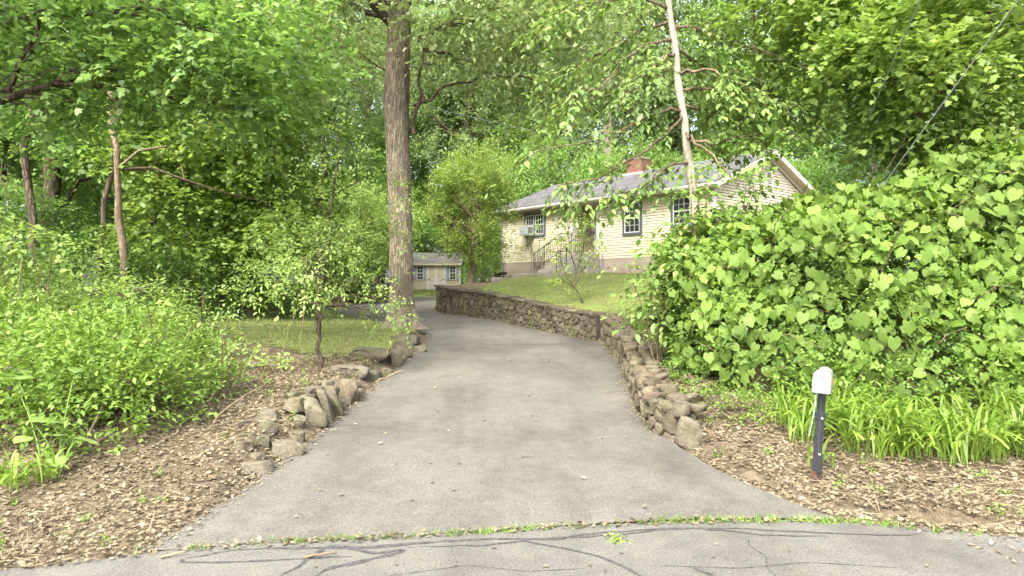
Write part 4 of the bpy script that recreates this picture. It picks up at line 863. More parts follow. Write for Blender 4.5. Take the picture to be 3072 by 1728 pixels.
# ------------------------------------------------------------------ overhead wires
def wire(name, p, q, sag, r, mat, label):
    pts = bend(p, q, -sag, 24); b = pts[0]; V, F = tube_np(pts-b, [r]*24, 6, True); o = MB().add(V, F).build(name, mat, None, 0, True); o.location = b; tag(o, label, 'cable')
wire('utility_cable', (-11.7, 0, 4.93), (4.55, 36, 9.57), .004, .010, 'wire_grey', 'thin dark cable sloping from the upper left corner past the trunk')
wire('utility_cable', (11.21, 24, 5.14), (2.3, 3, 4.43), .003, .007, 'wire_grey', 'grey service cable rising from the gable end of the house')
wire('guy_cable', (5.28, 13.6, 1.15), (5.13, 3, 7.25), .0, .007, 'wire_grey', 'taut grey guy cable coming out of the vine thicket')

# ------------------------------------------------------------------ trees
def tubes_obj(name, paths, mat, parent, base, sides=6, kind=None):
    """paths: list of (points, radii); all of them grow out of one another"""
    VV, FF, n = [], [], 0
    for pts, rad in paths:
        V, F = tube_np(pts, rad, sides); VV.append(V); FF.append(np.array(F)+n); n += len(V)
    o = np_obj(name, np.concatenate(VV)-np.asarray(base), np.concatenate(FF), mat, parent, True)
    if name in ('twigs', 'stems', 'woody_stems'): o['kind'] = 'stuff'
    return o
def trunk_path(p, q, n=8, wob=.012, rng=None):
    c = bend(p, q, 0, n); L = np.linalg.norm(np.asarray(q)-np.asarray(p)); c[1:-1, :2] += rng.normal(0, wob*L, (n-2, 2)); return c
def limbs(rng, trunk, rad, targets, r0, frac=(.35, .95)):
    if len(trunk) and r0 <= .05: frac = (.6, 1)
    """limbs from the trunk towards the foliage lumps, each with a few side branches"""
    out = []
    for tg in targets:
        tg = np.asarray(tg); k = np.argmin(np.abs(trunk[:, 2]-(tg[2]-.55*np.linalg.norm(tg[:2]-trunk[-1, :2])))); k = int(np.clip(k, len(trunk)*frac[0], len(trunk)-1))
        p = trunk[k]; path = bend(p, tg, .06, 6, .03, rng); r = min(r0*rng.uniform(.7, 1.2), rad[k]*.7); out.append((path, np.linspace(r, r*.25, 6)))
        for _ in range(2):
            i = rng.integers(2, 5); q = path[i]+rng.normal(0, .22, 3)*np.linalg.norm(tg-p); out.append((bend(path[i], q, .05, 4, .04, rng), np.linspace(r*.4, r*.1, 4)))
    return out
def tree(name, label, group, base, top, tr, lumps, leaf, T, size, per_m2, length, m, bark, seed, nlimbs=14, n_obj=0, sides=10, flare=1.0, cat_='tree', droop=.3, inner=.55, up=.2, limb_r=None, twigs=0, wob=.012, **kw):
    r = np.random.default_rng(seed); base = np.array(base, float); root = empty(name, tuple(base), 0, label, cat_, group)
    pth = trunk_path(base-np.array([0, 0, .2]), top, 12, wob, r); t = np.linspace(0, 1, 12); rad = tr*(1-.62*t); rad[0] *= 1+flare*.5; rad[1] *= 1+flare*.1
    tubes_obj('trunk', [(pth, rad)], bark, root, base, sides)
    big = sorted(lumps, key=lambda q: -q[3]); pick = [big[i] for i in r.permutation(len(big))[:nlimbs]]
    if pick: tubes_obj('branches', limbs(r, pth, rad, [p[:3] for p in pick], limb_r or tr*.4), bark, root, base, 5)
    L = lump_sprays(r, lumps, per_m2, length, m, size, inner=inner, droop=droop, up=up, **kw)
    if n_obj: L = leaf_objects(L, T, leaf, root, n_obj)
    leaf_mass('crown', L, T, leaf, root, 'stuff' if n_obj else None, base)
    return root
def copy_tree(src, loc, rz, sc, label, group):
    o = src.copy(); COL.objects.link(o); o.location = loc; o.rotation_euler = (0, 0, rz); o.scale = (sc[0], sc[0], sc[1]); o['label'] = label; o['group'] = group
    for c in src.children:
        k = c.copy(); COL.objects.link(k); k.parent = o
    return o

# --- the big oak beside the drive
r = np.random.default_rng(11); ob = np.array((-2.96, 18.25, gz(-2.96, 18.25)-.05)); oak = empty('oak_tree', tuple(ob), 0, 'big straight grey oak trunk standing at the bend of the drive', 'tree')
zz_ = np.r_[np.linspace(0, 1.2, 14), np.linspace(1.4, 11, 90)]; na = 96; aa = np.linspace(0, 2*np.pi, na, endpoint=False)
ZZ, AA = np.meshgrid(zz_, aa, indexing='ij')
rad = .295+.40*np.exp(-ZZ/.30)*(.72+.28*np.cos(5*AA+.6)+.18*np.cos(3*AA))+.03*np.exp(-((ZZ-6.3)/.9)**2)-.006*np.maximum(ZZ-7.5, 0)
ridge = np.abs(np.sin(AA*17+1.6*np.sin(ZZ*2.1+AA*2)+.9*np.sin(ZZ*5.3+AA*5)))**.6+.4*np.abs(np.sin(AA*31+ZZ*3+2*np.sin(ZZ*4.7)))
rad += .026*(ridge-.6)+r.normal(0, .0025, rad.shape)
cx = -.05*ZZ/3+.03*np.sin(ZZ*.8)+.06*np.maximum(ZZ-6, 0)*.6
V = np.c_[(cx+rad*np.cos(AA)).ravel(), (rad*np.sin(AA)).ravel(), ZZ.ravel()]
i, j = np.meshgrid(np.arange(len(zz_)-1), np.arange(na), indexing='ij'); F = np.stack([i*na+j, i*na+(j+1) % na, (i+1)*na+(j+1) % na, (i+1)*na+j], -1).reshape(-1, 4)
np_obj('trunk', V, F, 'bark_oak', oak, True)
OL = [(-5.2, 16.0, 8.9, 1.5, 1.5, .7), (-4.6, 15.5, 10.0, 1.5, 1.5, .8), (-6.2, 17.5, 9.2, 1.6, 1.6, .8), (-1.2, 16.0, 8.4, 1.4, 1.4, .7), (-.4, 17.5, 8.8, 1.6, 1.6, .7), (.6, 18.5, 8.0, 1.5, 1.5, .6), (-1.0, 19.5, 8.4, 1.6, 1.5, .6), (.3, 16.6, 9.8, 1.6, 1.5, .8), (-3.6, 16.6, 11.2, 1.6, 1.5, .9), (-1.6, 16.6, 10.8, 1.6, 1.4, .9),
      (1.5, 19.5, 9.2, 1.5, 1.5, .6), (-6.8, 19, 10.4, 1.8, 1.8, .9), (-5.2, 19.8, 8.2, 1.5, 1.5, .6), (-3.5, 20.8, 9.2, 1.5, 1.4, .7), (-2.2, 15.2, 9.6, 1.2, 1.2, .6), (1.9, 17.2, 8.9, 1.4, 1.3, .6), (.9, 20.2, 7.3, 1.2, 1.2, .5), (-7.6, 16.5, 9.6, 1.4, 1.4, .7), (2.2, 20.5, 8.1, 1.3, 1.3, .5),
      (-4.4, 18, 12.5, 2, 2, 1), (-1.0, 18.5, 12.2, 2, 2, 1), (1.2, 18.5, 11, 1.8, 1.8, .9)]
tw = []
for p, q, a in [((-3.1, 18.25, 8.9), (-4.9, 17.2, 10.5), .14), ((-2.9, 18.1, 9.4), (-5.4, 16.2, 9.0), .06), ((-2.6, 18.2, 6.1), (-2.35, 18.0, 8.2), .07), ((-2.35, 18.0, 8.2), (-1.5, 17.5, 8.0), .04), ((-2.65, 18.3, 6.9), (.2, 18.0, 7.6), .045), ((.2, 18, 7.6), (1.6, 18.6, 7.2), .025), ((-2.5, 18.2, 8.6), (-.6, 17.4, 8.9), .07),
                ((-2.6, 18.2, 9.8), (.6, 17, 10), .1), ((-3, 18.2, 9.8), (-3.6, 16.8, 11), .1), ((-3.1, 18.3, 9), (-6.4, 18.5, 10), .1), ((-2.8, 18.5, 8.8), (-3.5, 20.6, 9.1), .08), ((-2.35, 18.0, 8.3), (-.9, 19.3, 8.2), .04), ((-3.2, 18.2, 7.6), (-4.5, 17.6, 8.3), .03)]:
    c = bend(p, q, .05, 8, .02, r); tw.append((c, np.linspace(a, a*.35, 8)))
    for _ in range(3):
        k = r.integers(3, 7); tw.append((bend(c[k], c[k]+r.normal(0, .5, 3), .05, 4, .05, r), np.linspace(a*.3, a*.08, 4)))
tubes_obj('branches', tw, 'bark_dark', oak, ob, 7)
L = lump_sprays(r, OL, 8.0, .75, 10, .16, inner=.4, droop=.5, up=.05)
L = leaf_objects(L, T_OAK, 'leaf_oak', oak, 200); leaf_mass('crown', L, T_OAK, 'leaf_oak', oak, 'stuff', ob)

# --- young pale-barked tree in front of the house
r = np.random.default_rng(12); yb = np.array((3.35, 12.0, gz(3.35, 12)-.05)); yt = empty('young_tree', tuple(yb), 0, 'slender pale-barked young tree in front of the house gable', 'tree')
tp = np.array([(3.35, 12, yb[2]), (3.28, 12, 2.4), (3.19, 12, 3.57), (3.10, 12, 4.25), (3.03, 12, 4.9), (2.95, 12, 5.4), (2.88, 12, 6.1), (2.80, 12, 6.7), (2.73, 12, 7.2), (2.62, 12, 8.0), (2.55, 12, 9.2)]); tr_ = np.array([.11, .095, .088, .085, .08, .078, .07, .066, .062, .055, .03])*.84
kk = np.linspace(0, 10, 60); tpf = np.c_[[np.interp(kk, range(11), tp[:, c]) for c in range(3)]].T; tpf[:, :2] += .012*np.sin(kk*3.3)[:, None]
tubes_obj('trunk', [(tpf, np.interp(kk, range(11), tr_)*(1+.06*np.sin(kk*5.1)+r.normal(0, .02, 60)))], 'bark_pale', yt, yb, 14)
BR = [((2.82, 12, 6.35), [(2.55, 11.9, 6.32), (2.0, 11.7, 6.0), (1.5, 11.5, 5.4), (1.0, 11.3, 5.2)]), ((2.98, 12, 5.12), [(2.75, 11.9, 5.12), (2.3, 11.8, 4.95), (1.7, 11.6, 4.6), (1.0, 11.4, 4.4), (.3, 11.3, 4.25)]), ((2.78, 12, 6.9), [(2.2, 11.8, 7.1), (1.3, 11.5, 6.8), (.6, 11.2, 6.4)]),
      ((2.86, 12, 6.6), [(3.2, 11.9, 6.55), (3.8, 11.7, 6.2), (4.6, 11.5, 5.85), (5.4, 11.3, 5.6)]), ((2.95, 12, 5.45), [(3.3, 11.9, 5.5), (4.0, 11.7, 5.35), (4.9, 11.6, 5.0)]), ((3.06, 12, 4.6), [(3.5, 11.8, 4.5), (4.1, 11.6, 4.6), (4.6, 11.5, 4.7)]), ((3.0, 12, 5.0), [(2.6, 11.6, 4.6), (2.0, 11.3, 4.1), (1.4, 11.1, 3.8), (.7, 11, 3.65)]),
      ((2.7, 12, 7.6), [(3.4, 11.7, 7.6), (4.2, 11.4, 7.2)]), ((3.1, 12, 4.2), [(2.7, 11.6, 4.1), (2.2, 11.4, 3.7), (1.6, 11.2, 3.5)]), ((2.85, 12, 6.1), [(2.6, 11.4, 5.9), (2.2, 10.9, 5.5), (1.8, 10.6, 5.0)]), ((2.9, 12, 5.8), [(3.3, 11.3, 5.6), (3.8, 10.9, 5.2)]), ((3.05, 12, 4.7), [(3.0, 11.4, 4.5), (3.3, 11.0, 4.1), (3.6, 10.9, 3.6)]), ((2.9, 12, 5.9), [(2.3, 12.3, 5.7), (1.6, 12.5, 5.5), (.6, 12.6, 5.1)]), ((2.8, 12, 6.7), [(2.2, 12.4, 6.6), (1.4, 12.6, 6.2), (.7, 12.6, 5.9)]), ((3.0, 12, 5.2), [(3.6, 12.4, 5.2), (4.2, 12.6, 5.2), (5.0, 12.6, 5.2)]), ((2.9, 12, 6.2), [(3.5, 12.4, 6.0), (4.4, 12.6, 5.8), (5.2, 12.5, 5.4)])]
pths = []; O, D = [], []
for p, q in BR:
    pts = np.array([p]+q); k = np.linspace(0, len(pts)-1, 14); c = np.c_[[np.interp(k, range(len(pts)), pts[:, a]) for a in range(3)]].T; c[1:] += r.normal(0, .02, (13, 3))
    bo = tubes_obj('branch', [(c, np.linspace(.032, .008, 14))], 'bark_brown', yt, yb, 6); dirn = unit(c[-1]-c[0])
    for _ in range(42 if c[-1, 2] > 4.7 else 26):
        i = r.integers(2, 14); o_ = c[i]+r.normal(0, .06, 3); side = np.cross(dirn, [0, 0, 1]); s = r.choice([-1, 1]); dd = dirn*r.uniform(.2, 1)+side*s*r.uniform(.3, 1.0)+np.array([0, 0, r.uniform(-.55, .1)])
        if abs(o_[0]+.33*unit(dd)[0]-np.interp(o_[2], tp[:, 2], tp[:, 0])) < .38 and o_[1] < 12.1: continue
        O.append(o_); D.append(dd); e = o_+unit(dd)*.55; e[2] -= .18; pths.append((bend(o_, e, .05, 4), [.006, .005, .004, .002]))
tubes_obj('twigs', pths, 'bark_dark', yt, yb, 4)['kind'] = 'stuff'
L = sprays(r, np.array(O), np.array(D), .62, 10, .135, droop=.45, spread=.8, jit=.28)
top_l = lump_sprays(r, [(2.4, 12, 8.6, 1.6, 1.4, .9), (3.6, 11.6, 8.2, 1.3, 1.2, .7), (1.3, 11.6, 7.9, 1.2, 1.2, .7)], 8, .6, 9, .125)
L = leaf_objects(L, T_OVATE6, 'leaf_young', yt, 300); leaf_mass('crown', cat(L, top_l), T_OVATE6, 'leaf_young', yt, 'stuff', yb)

# --- maples reaching in from both sides of the road
def side_maple(name, label, base, top, tr, arms, lumps, leaf, size, per, seed, nobj):
    r = np.random.default_rng(seed); base = np.array(base, float); root = empty(name, tuple(base), 0, label, 'tree')
    pth = trunk_path(base-np.array([0, 0, .2]), top, 12, .01, r); tubes_obj('trunk', [(pth, tr*np.linspace(1.3, .5, 12))], 'bark_brown', root, base, 14)
    tw = []
    for pts, a in arms:
        pts = np.array(pts, float); k = np.linspace(0, len(pts)-1, 12); c = np.c_[[np.interp(k, range(len(pts)), pts[:, q]) for q in range(3)]].T; c[1:] += r.normal(0, .03, (11, 3)); tw.append((c, np.linspace(a, a*.25, 12)))
        for _ in range(7):
            i = r.integers(3, 11); e = c[i]+(c[-1]-c[0])*r.uniform(.1, .3)+r.normal(0, .35, 3); tw.append((bend(c[i], e, .05, 5, .04, r), np.linspace(a*.3, .005, 5)))
    tubes_obj('branches', tw, 'bark_dark', root, base, 6)
    L = lump_sprays(r, lumps, per, .55, 9, size, inner=.35, droop=.25, up=.05, jit=.33)
    L = leaf_objects(L, T_MAPLE, leaf, root, nobj); leaf_mass('crown', L, T_MAPLE, leaf, root, 'stuff', base); return root
r = np.random.default_rng(31)
LM = [(-7.9+r.uniform(-.3, .3), 11.5, 6.3, 1.2, 1.2, .35)]
for x, y, z in [(-8.2, 11, 5.7), (-7.2, 11.2, 5.2), (-6.4, 11, 5.9), (-7.6, 10.2, 6.4), (-6.6, 10, 6.7), (-5.6, 10.6, 6.3), (-5.2, 11, 5.5), (-4.6, 10.6, 5.9), (-4.9, 11.6, 4.9), (-4.3, 11.6, 5.3), (-8.4, 12.4, 5.2), (-5.8, 12.6, 6.6), (-4.8, 12, 6.9), (-3.9, 11.2, 6.6), (-8.9, 10.4, 6.9), (-7.2, 12, 7.3), (-5.6, 11, 7.4), (-9.2, 12, 6.0), (-6.2, 11.2, 5.4), (-8.0, 11.8, 5.1), (-3.8, 12, 5.9)]:
    LM.append((x, y, z, r.uniform(.7, 1.1), r.uniform(.7, 1.1), r.uniform(.18, .34)))
side_maple('maple_tree', 'dark leafy maple spreading over the upper left of the drive', (-10.6, 10.5, gz(-10.6, 10.5)), (-10.2, 10.6, 10), .28, [([(-10.4, 10.5, 4.4), (-8.6, 11, 4.9), (-7.4, 11, 5.3), (-6.2, 11, 5.6)], .09), ([(-10.4, 10.5, 5.2), (-7.9, 10.6, 5.0), (-7.4, 10.6, 6.0), (-6.9, 10.4, 7.0)], .07), ([(-7.4, 11, 5.3), (-5.8, 11.3, 5.2), (-4.6, 11.5, 5.0)], .04), ([(-10.2, 10.5, 6.5), (-8, 10.8, 6.4), (-5.5, 11, 6.5)], .08), ([(-8, 10.8, 6.2), (-6, 10.4, 6.2), (-4.4, 10.8, 6.0)], .04)], LM, 'leaf_maple', .10, 14.5, 32, 250)
RM = []
r = np.random.default_rng(33)
for x, y, z in [(5.2, 11, 6.4), (6.0, 11, 6.0), (6.8, 11.2, 6.3), (7.6, 11, 6.5), (5.4, 10.6, 5.7), (6.3, 10.4, 5.4), (7.3, 10.8, 5.6), (8.2, 11.2, 5.9), (4.9, 11.6, 6.9), (5.9, 12, 6.9), (7, 12, 7), (8.3, 12, 6.8), (6.6, 11.4, 4.8), (7.6, 11.6, 5.0), (8.6, 11.8, 5.1), (5.8, 11.4, 5.2), (9.2, 11.4, 6.4), (7.1, 12.4, 5.9), (6.2, 12.6, 5.9), (7.0, 12.8, 4.6), (7.9, 12.6, 4.4), (6.5, 10.2, 6.6), (5.3, 12.2, 6.1), (4.4, 11.4, 6.6), (9.0, 12.6, 5.6)]:
    RM.append((x, y, z, r.uniform(.65, 1.0), r.uniform(.65, 1.0), r.uniform(.14, .28)))
side_maple('maple_tree', 'bright yellow-green maple boughs over the upper right of the thicket', (11.6, 12.2, gz(11.6, 12.2)), (11.3, 12, 11), .26, [([(11.5, 12, 7.6), (9.2, 11.4, 6.7), (8.0, 11, 6.4), (7.0, 11, 6.1), (6.2, 11, 5.9)], .085), ([(8.6, 11.2, 6.5), (7.4, 11, 5.8), (7.2, 11, 5.3), (6.7, 11, 5.0), (6.3, 11, 4.6)], .05), ([(11.4, 12, 6.4), (9.6, 11.8, 6.0), (8.2, 11.6, 5.5), (7.2, 11.6, 5.0)], .06), ([(8, 11, 6.4), (6.8, 11.4, 6.8), (5.6, 11.5, 6.8)], .04), ([(7.4, 11, 5.6), (6.4, 10.8, 5.3), (5.6, 10.8, 5.2)], .03)], RM, 'leaf_maple_bright', .10, 24, 34, 250)

# --- small trees by the drive and the house
SL = []
r = np.random.default_rng(41)
for x, y, z, a in [(-3.1, 11.3, 2.5, .6), (-3.6, 11.2, 2.2, .6), (-4.1, 11.4, 1.95, .6), (-2.7, 11.6, 2.1, .55), (-2.45, 11.9, 1.75, .45), (-3.3, 11.0, 1.9, .55), (-3.9, 11.9, 2.5, .6), (-3.1, 11.6, 2.95, .5), (-2.3, 12.4, 1.5, .35), (-4.2, 12, 2.9, .5), (-4.6, 12.4, 2.2, .5), (-2.1, 12.6, 1.35, .3)]: SL.append((x, y, z, a, a, a*.42))
tree('sapling', 'slim sapling with dark stem and airy pale leaves beside the rocks', None, (-3.18, 11.37, gz(-3.18, 11.37)), (-3.25, 11.4, 2.4), .042, SL, 'leaf_shrub_pale', T_OVATE, .085, 14, .38, 9, 'bark_dark', 42, 9, 0, 8, .3, 'tree', .35, .3, .15, .013, wob=.012)
SL = []
for x, y, z, a in [(-3.9, 15.2, 3.2, .8), (-4.6, 15.4, 2.9, .8), (-3.3, 15.4, 3.4, .75), (-3.8, 15.3, 4.1, .7), (-4.3, 15.2, 4.6, .5), (-3.6, 15.1, 5.1, .4), (-3.1, 15.2, 4.4, .55), (-5.2, 15.6, 3.6, .7), (-2.7, 15.5, 3.0, .6), (-4.9, 15.2, 2.3, .7), (-3.0, 15.6, 2.4, .6), (-4.9, 15.6, 4.2, .45), (-2.6, 15.5, 3.8, .4), (-3.9, 15.2, 5.6, .25), (-3.0, 16.2, 1.7, .35)]: SL.append((x, y, z, a, a, a*.4))
tree('small_fruit_tree', 'ragged pale green fruit tree standing left of the oak trunk', None, (-4.45, 15.5, gz(-4.45, 15.5)), (-3.9, 15.3, 4.8), .06, SL, 'leaf_shrub_pale', T_OVATE, .10, 8.5, .42, 9, 'bark_dark', 43, 12, 0, 8, .3, 'tree', .15, .3, .35, .014, wob=.015)
AL = []; r = np.random.default_rng(44)
for k in range(46):
    u = sphere_dirs(r, 1)[0]*r.uniform(.3, 1)**.5; x, y, z = -1.75+u[0]*1.45, 27.0+u[1]*1.3, max(5.0+u[2]*2.3, 3.35-.5*u[0]); w_ = 1-.35*max(0, (z-5)/2.4); a = r.uniform(.35, .62); AL.append((-1.6+(x+1.6)*w_, y, z, a*.9, a*.9, a*.8))
AL += [(-2.3, 26.6, 6.9, .14, .14, .6), (-1.2, 26.5, 7.3, .14, .14, .6), (-.5, 26.7, 6.6, .13, .13, .5), (-2.7, 26.8, 5.9, .14, .14, .5), (-1.7, 26.4, 7.4, .12, .12, .5), (-.25, 26.6, 5.6, .13, .13, .5), (-3.1, 26.6, 5.0, .16, .16, .4), (-.8, 27, 7.6, .16, .16, .5), (-1.9, 27, 7.0, .2, .2, .4), (-2.9, 26.8, 6.2, .25, .25, .5), (.0, 26.5, 3.7, .2, .2, .4), (.1, 26.3, 3.1, .2, .2, .3), (.1, 26.6, 4.4, .2, .2, .25)]
tree('apple_tree', 'rounded yellow-green apple tree at the left corner of the house', None, (-1.65, 27.0, gz(-1.65, 27)), (-1.4, 27, 4.6), .17, AL, 'leaf_apple', T_OVATE, .105, 26, .4, 9, 'bark_brown', 45, 22, 0, 10, .5, 'tree', .1, .35, .45, .06, wob=.03, jit=.5)
# sapling on the lawn
r = np.random.default_rng(46); lb = np.array((1.98, 18.9, gz(1.98, 18.9))); ls = empty('lawn_sapling', tuple(lb), 0, 'thin leaning many-stemmed sapling on the front lawn', 'tree')
ST = [[(0, 0, -.05), (-.13, 0, .28), (-.24, 0, .45)], [(-.24, 0, .45), (-.2, 0, .9), (-.05, 0, 1.4), (-.15, 0, 2.1)], [(-.24, 0, .45), (-.45, 0, .7), (-.62, .1, 1.2), (-.75, .1, 1.7)], [(-.24, 0, .45), (-.1, 0, .8), (.1, -.1, 1.1), (.22, -.1, 1.35)], [(-.2, 0, .9), (-.4, -.1, 1.5), (-.45, -.1, 2.3)], [(-.24, 0, .45), (-.55, -.1, .62), (-.7, -.15, .8)], [(-.05, 0, 1.4), (.05, 0, 1.8), (.02, 0, 2.2)]]
tubes_obj('stems', [(np.array(s)+lb, np.linspace(.028 if i == 0 else .018, .018 if i == 0 else .005, len(s))) for i, s in enumerate(ST)], 'bark_dark', ls, lb, 6)
O = np.concatenate([np.array(s)[-1]+lb+r.normal(0, .16, (11, 3)) for s in ST[1:]]+[np.array(s)[-2]+lb+r.normal(0, .13, (6, 3)) for s in ST[1:]]); leaf_mass('crown', sprays(r, O, r.normal(0, 1, O.shape)+np.array([0, 0, .3]), .30, 8, .12, droop=.2), T_OVATE, 'leaf_apple', ls, None, lb)
# wispy shrub at the steps
r = np.random.default_rng(47); wb = np.array((1.05, 27.6, gz(1.05, 27.6))); ws = empty('wispy_shrub', tuple(wb), 0, 'wispy grey-green shrub with thin stems in front of the basement window', 'shrub')
st_ = [(bend((0, 0, 0), (r.normal(0, .55), r.normal(0, .3), r.uniform(1.0, 2.0)), .05, 6, .02, r)+wb) for _ in range(16)]
tubes_obj('stems', [(s, np.linspace(.010, .004, 6)) for s in st_], 'bark_brown', ws, wb, 5); O = np.concatenate([s[3:]+r.normal(0, .08, (3, 3)) for s in st_ for _ in range(3)])
leaf_mass('leaves', sprays(r, O, r.normal(0, 1, O.shape), .28, 7, .045, droop=.1), T_OVATE, 'leaf_wood_grey', ws, None, wb)

# --- trunks and crowns of the wood on the left
def lumps_at(r, pts, a, flat=.45, jit=.3): return [(x+r.normal(0, jit), y+r.normal(0, jit), z+r.normal(0, jit*.6), a*r.uniform(.7, 1.25), a*r.uniform(.7, 1.25), a*flat*r.uniform(.7, 1.2)) for x, y, z in pts]
r = np.random.default_rng(51)
ML = lumps_at(r, [(-8.2+r.uniform(-2.2, 2.4), 17.6+r.uniform(-.4, 1.8), z) for z in np.linspace(3.2, 8.4, 30)], .95, .35)
tree('slender_maple', 'slender grey-barked maple with a fork, left of the lawn verge', 'maples on the left bank', (-9.1, 16.2, gz(-9.1, 16.2)), (-9.55, 16.2, 7.0), .12, ML, 'leaf_maple_bright', T_MAPLE, .115, 9.5, .6, 8, 'bark_brown', 52, 6, 0, 10, .2, 'tree', .3, .4, .1, .05, wob=.008)
ML = lumps_at(r, [(-8+r.uniform(-2.5, 2.2), 20+r.uniform(-1.2, 1.5), z) for z in np.linspace(2.8, 7.6, 34)], 1.05, .4)
tree('understory_maple', 'bushy bright green maple beyond the left lawn verge', 'maples on the left bank', (-8.6, 20, gz(-8.6, 20)), (-8.3, 20, 6), .10, ML, 'leaf_maple_bright', T_MAPLE, .12, 10, .6, 8, 'bark_dark', 53, 6, 0, 8, .2, 'tree', .3, .35, .1, .05)
ML = lumps_at(r, [(-14+r.uniform(-4, 4), 20+r.uniform(-2, 2), z) for z in np.linspace(5.5, 11.5, 44)], 1.3, .4)
tree('dark_trunk_tree', 'thick dark furrowed trunk in the shade at far left', 'trees in the left wood', (-13.25, 20, gz(-13.25, 20)), (-13.9, 20, 10), .30, ML, 'leaf_maple', T_MAPLE, .14, 9, .7, 8, 'bark_dark', 54, 14, 0, 12, .3, 'tree', .3, .35, .1)
# ------------------------------------------------------------------ the wood: a few kinds, many trees
def wood_proto(name, seed, H, tr, c0, Rr, leaf, size, n, lr, bark, T=T_OVATE, flat=.5, per=3.2, length=.9):
    r = np.random.default_rng(seed); Lm = crown_lumps(r, (0, 0, (H+c0)/2), Rr, (H-c0)/2, n, lr, flat)
    return tree(name, 'x', 'x', (0, 0, 0), (r.normal(0, .3), r.normal(0, .3), H*.9), tr, Lm, leaf, T, size*.74, per*1.75, length, 8, bark, seed+1, 16, 0, 8, .5, 'tree', .35, .4, .1, upn=.55, jit=.5)
PROTO = [wood_proto('oak_tree', 61, 22, .30, 7, 4.6, 'leaf_wood_grey', .30, 60, 1.35, 'bark_dark'), wood_proto('wood_tree', 63, 24, .28, 5, 4.4, 'leaf_wood', .30, 64, 1.35, 'bark_dark'),
         wood_proto('wood_tree', 65, 20, .24, 3.5, 4.2, 'leaf_wood_deep', .28, 60, 1.3, 'bark_dark'), wood_proto('understory_tree', 67, 9, .12, 1.0, 3.1, 'leaf_wood', .22, 54, 1.0, 'bark_dark', T_OVATE, .38, 5, .7),
         wood_proto('understory_tree', 69, 8, .10, .8, 2.9, 'leaf_wood_deep', .20, 54, .95, 'bark_dark', T_OVATE, .38, 5, .7), wood_proto('understory_tree', 71, 10, .12, 1.2, 3.0, 'leaf_shrub_pale', .22, 50, 1.0, 'bark_dark', T_OVATE, .4, 5, .7)]
used = set()
def put(k, x, y, sc, sz, rz, label, group):
    loc = (x, y, gz(x, y)-.1)
    if k not in used:
        used.add(k); o = PROTO[k]; o.location = loc; o.rotation_euler = (0, 0, rz); o.scale = (sc, sc, sz); o['label'] = label; o['group'] = group; return o
    return copy_tree(PROTO[k], loc, rz, (sc, sz), label, group)
g1, g2, g3, g4 = 'tall trees of the wood behind the drive', 'tall trees of the wood behind the house', 'understory trees along the edge of the wood', 'trees in the left wood'
r = np.random.default_rng(81)
WOOD = [  # kind, x, y, width scale, height scale, label, group
    (0, -9.5, 33, .95, .9, 'grey-green oak with dark forked limbs behind the parking area', g1), (0, -17, 44, 1.1, 1.05, 'pale oak crown rising above the left part of the wood', g1), (1, -11, 52, 1.1, 1.0, 'tall green tree standing behind the garden shed', g1),
    (0, -3, 50, 1.1, 1.0, 'grey-green oak crown directly behind the big trunk', g1), (2, -5.5, 56, 1.1, 1.1, 'deep green tree seen just right of the big trunk', g1), (1, 2.5, 49, 1.05, 1.0, 'tall tree above the apple tree', g1),
    (1, 0, 58, 1.3, 1.2, 'tallest green crown above the gap right of the big trunk', g1), (0, 6.5, 44, 1.0, 1.0, 'pale oak crown above the left part of the house roof', g2), (0, 11, 47, 1.15, 1.05, 'mottled pale trunk and oak crown behind the chimney', g2), (1, 15.5, 42, 1.0, 1.0, 'tall tree above the gable of the house', g2), (2, 20, 44, 1.1, 1.0, 'deep green tree rising right of the gable', g2), (1, 26, 42, 1.1, 1.0, 'tall green tree behind the right part of the vine thicket', g2), (2, 31, 38, 1.1, 1.0, 'deep green tree at the far right edge of the wood', g2),
    (1, -23, 36, 1.0, 1.0, 'tall tree in the far left of the wood', g4), (2, -17.5, 29, .9, .85, 'deep green tree behind the thick dark trunk', g4), (1, -27, 28, 1.0, .9, 'shaded tree at the far left edge', g4), (2, -21, 23, .85, .8, 'shaded tree left of the thick dark trunk', g4)]
for k, x, y, a, b, lab, g in WOOD: put(k, x, y, a, b, r.uniform(0, 6), lab, g)
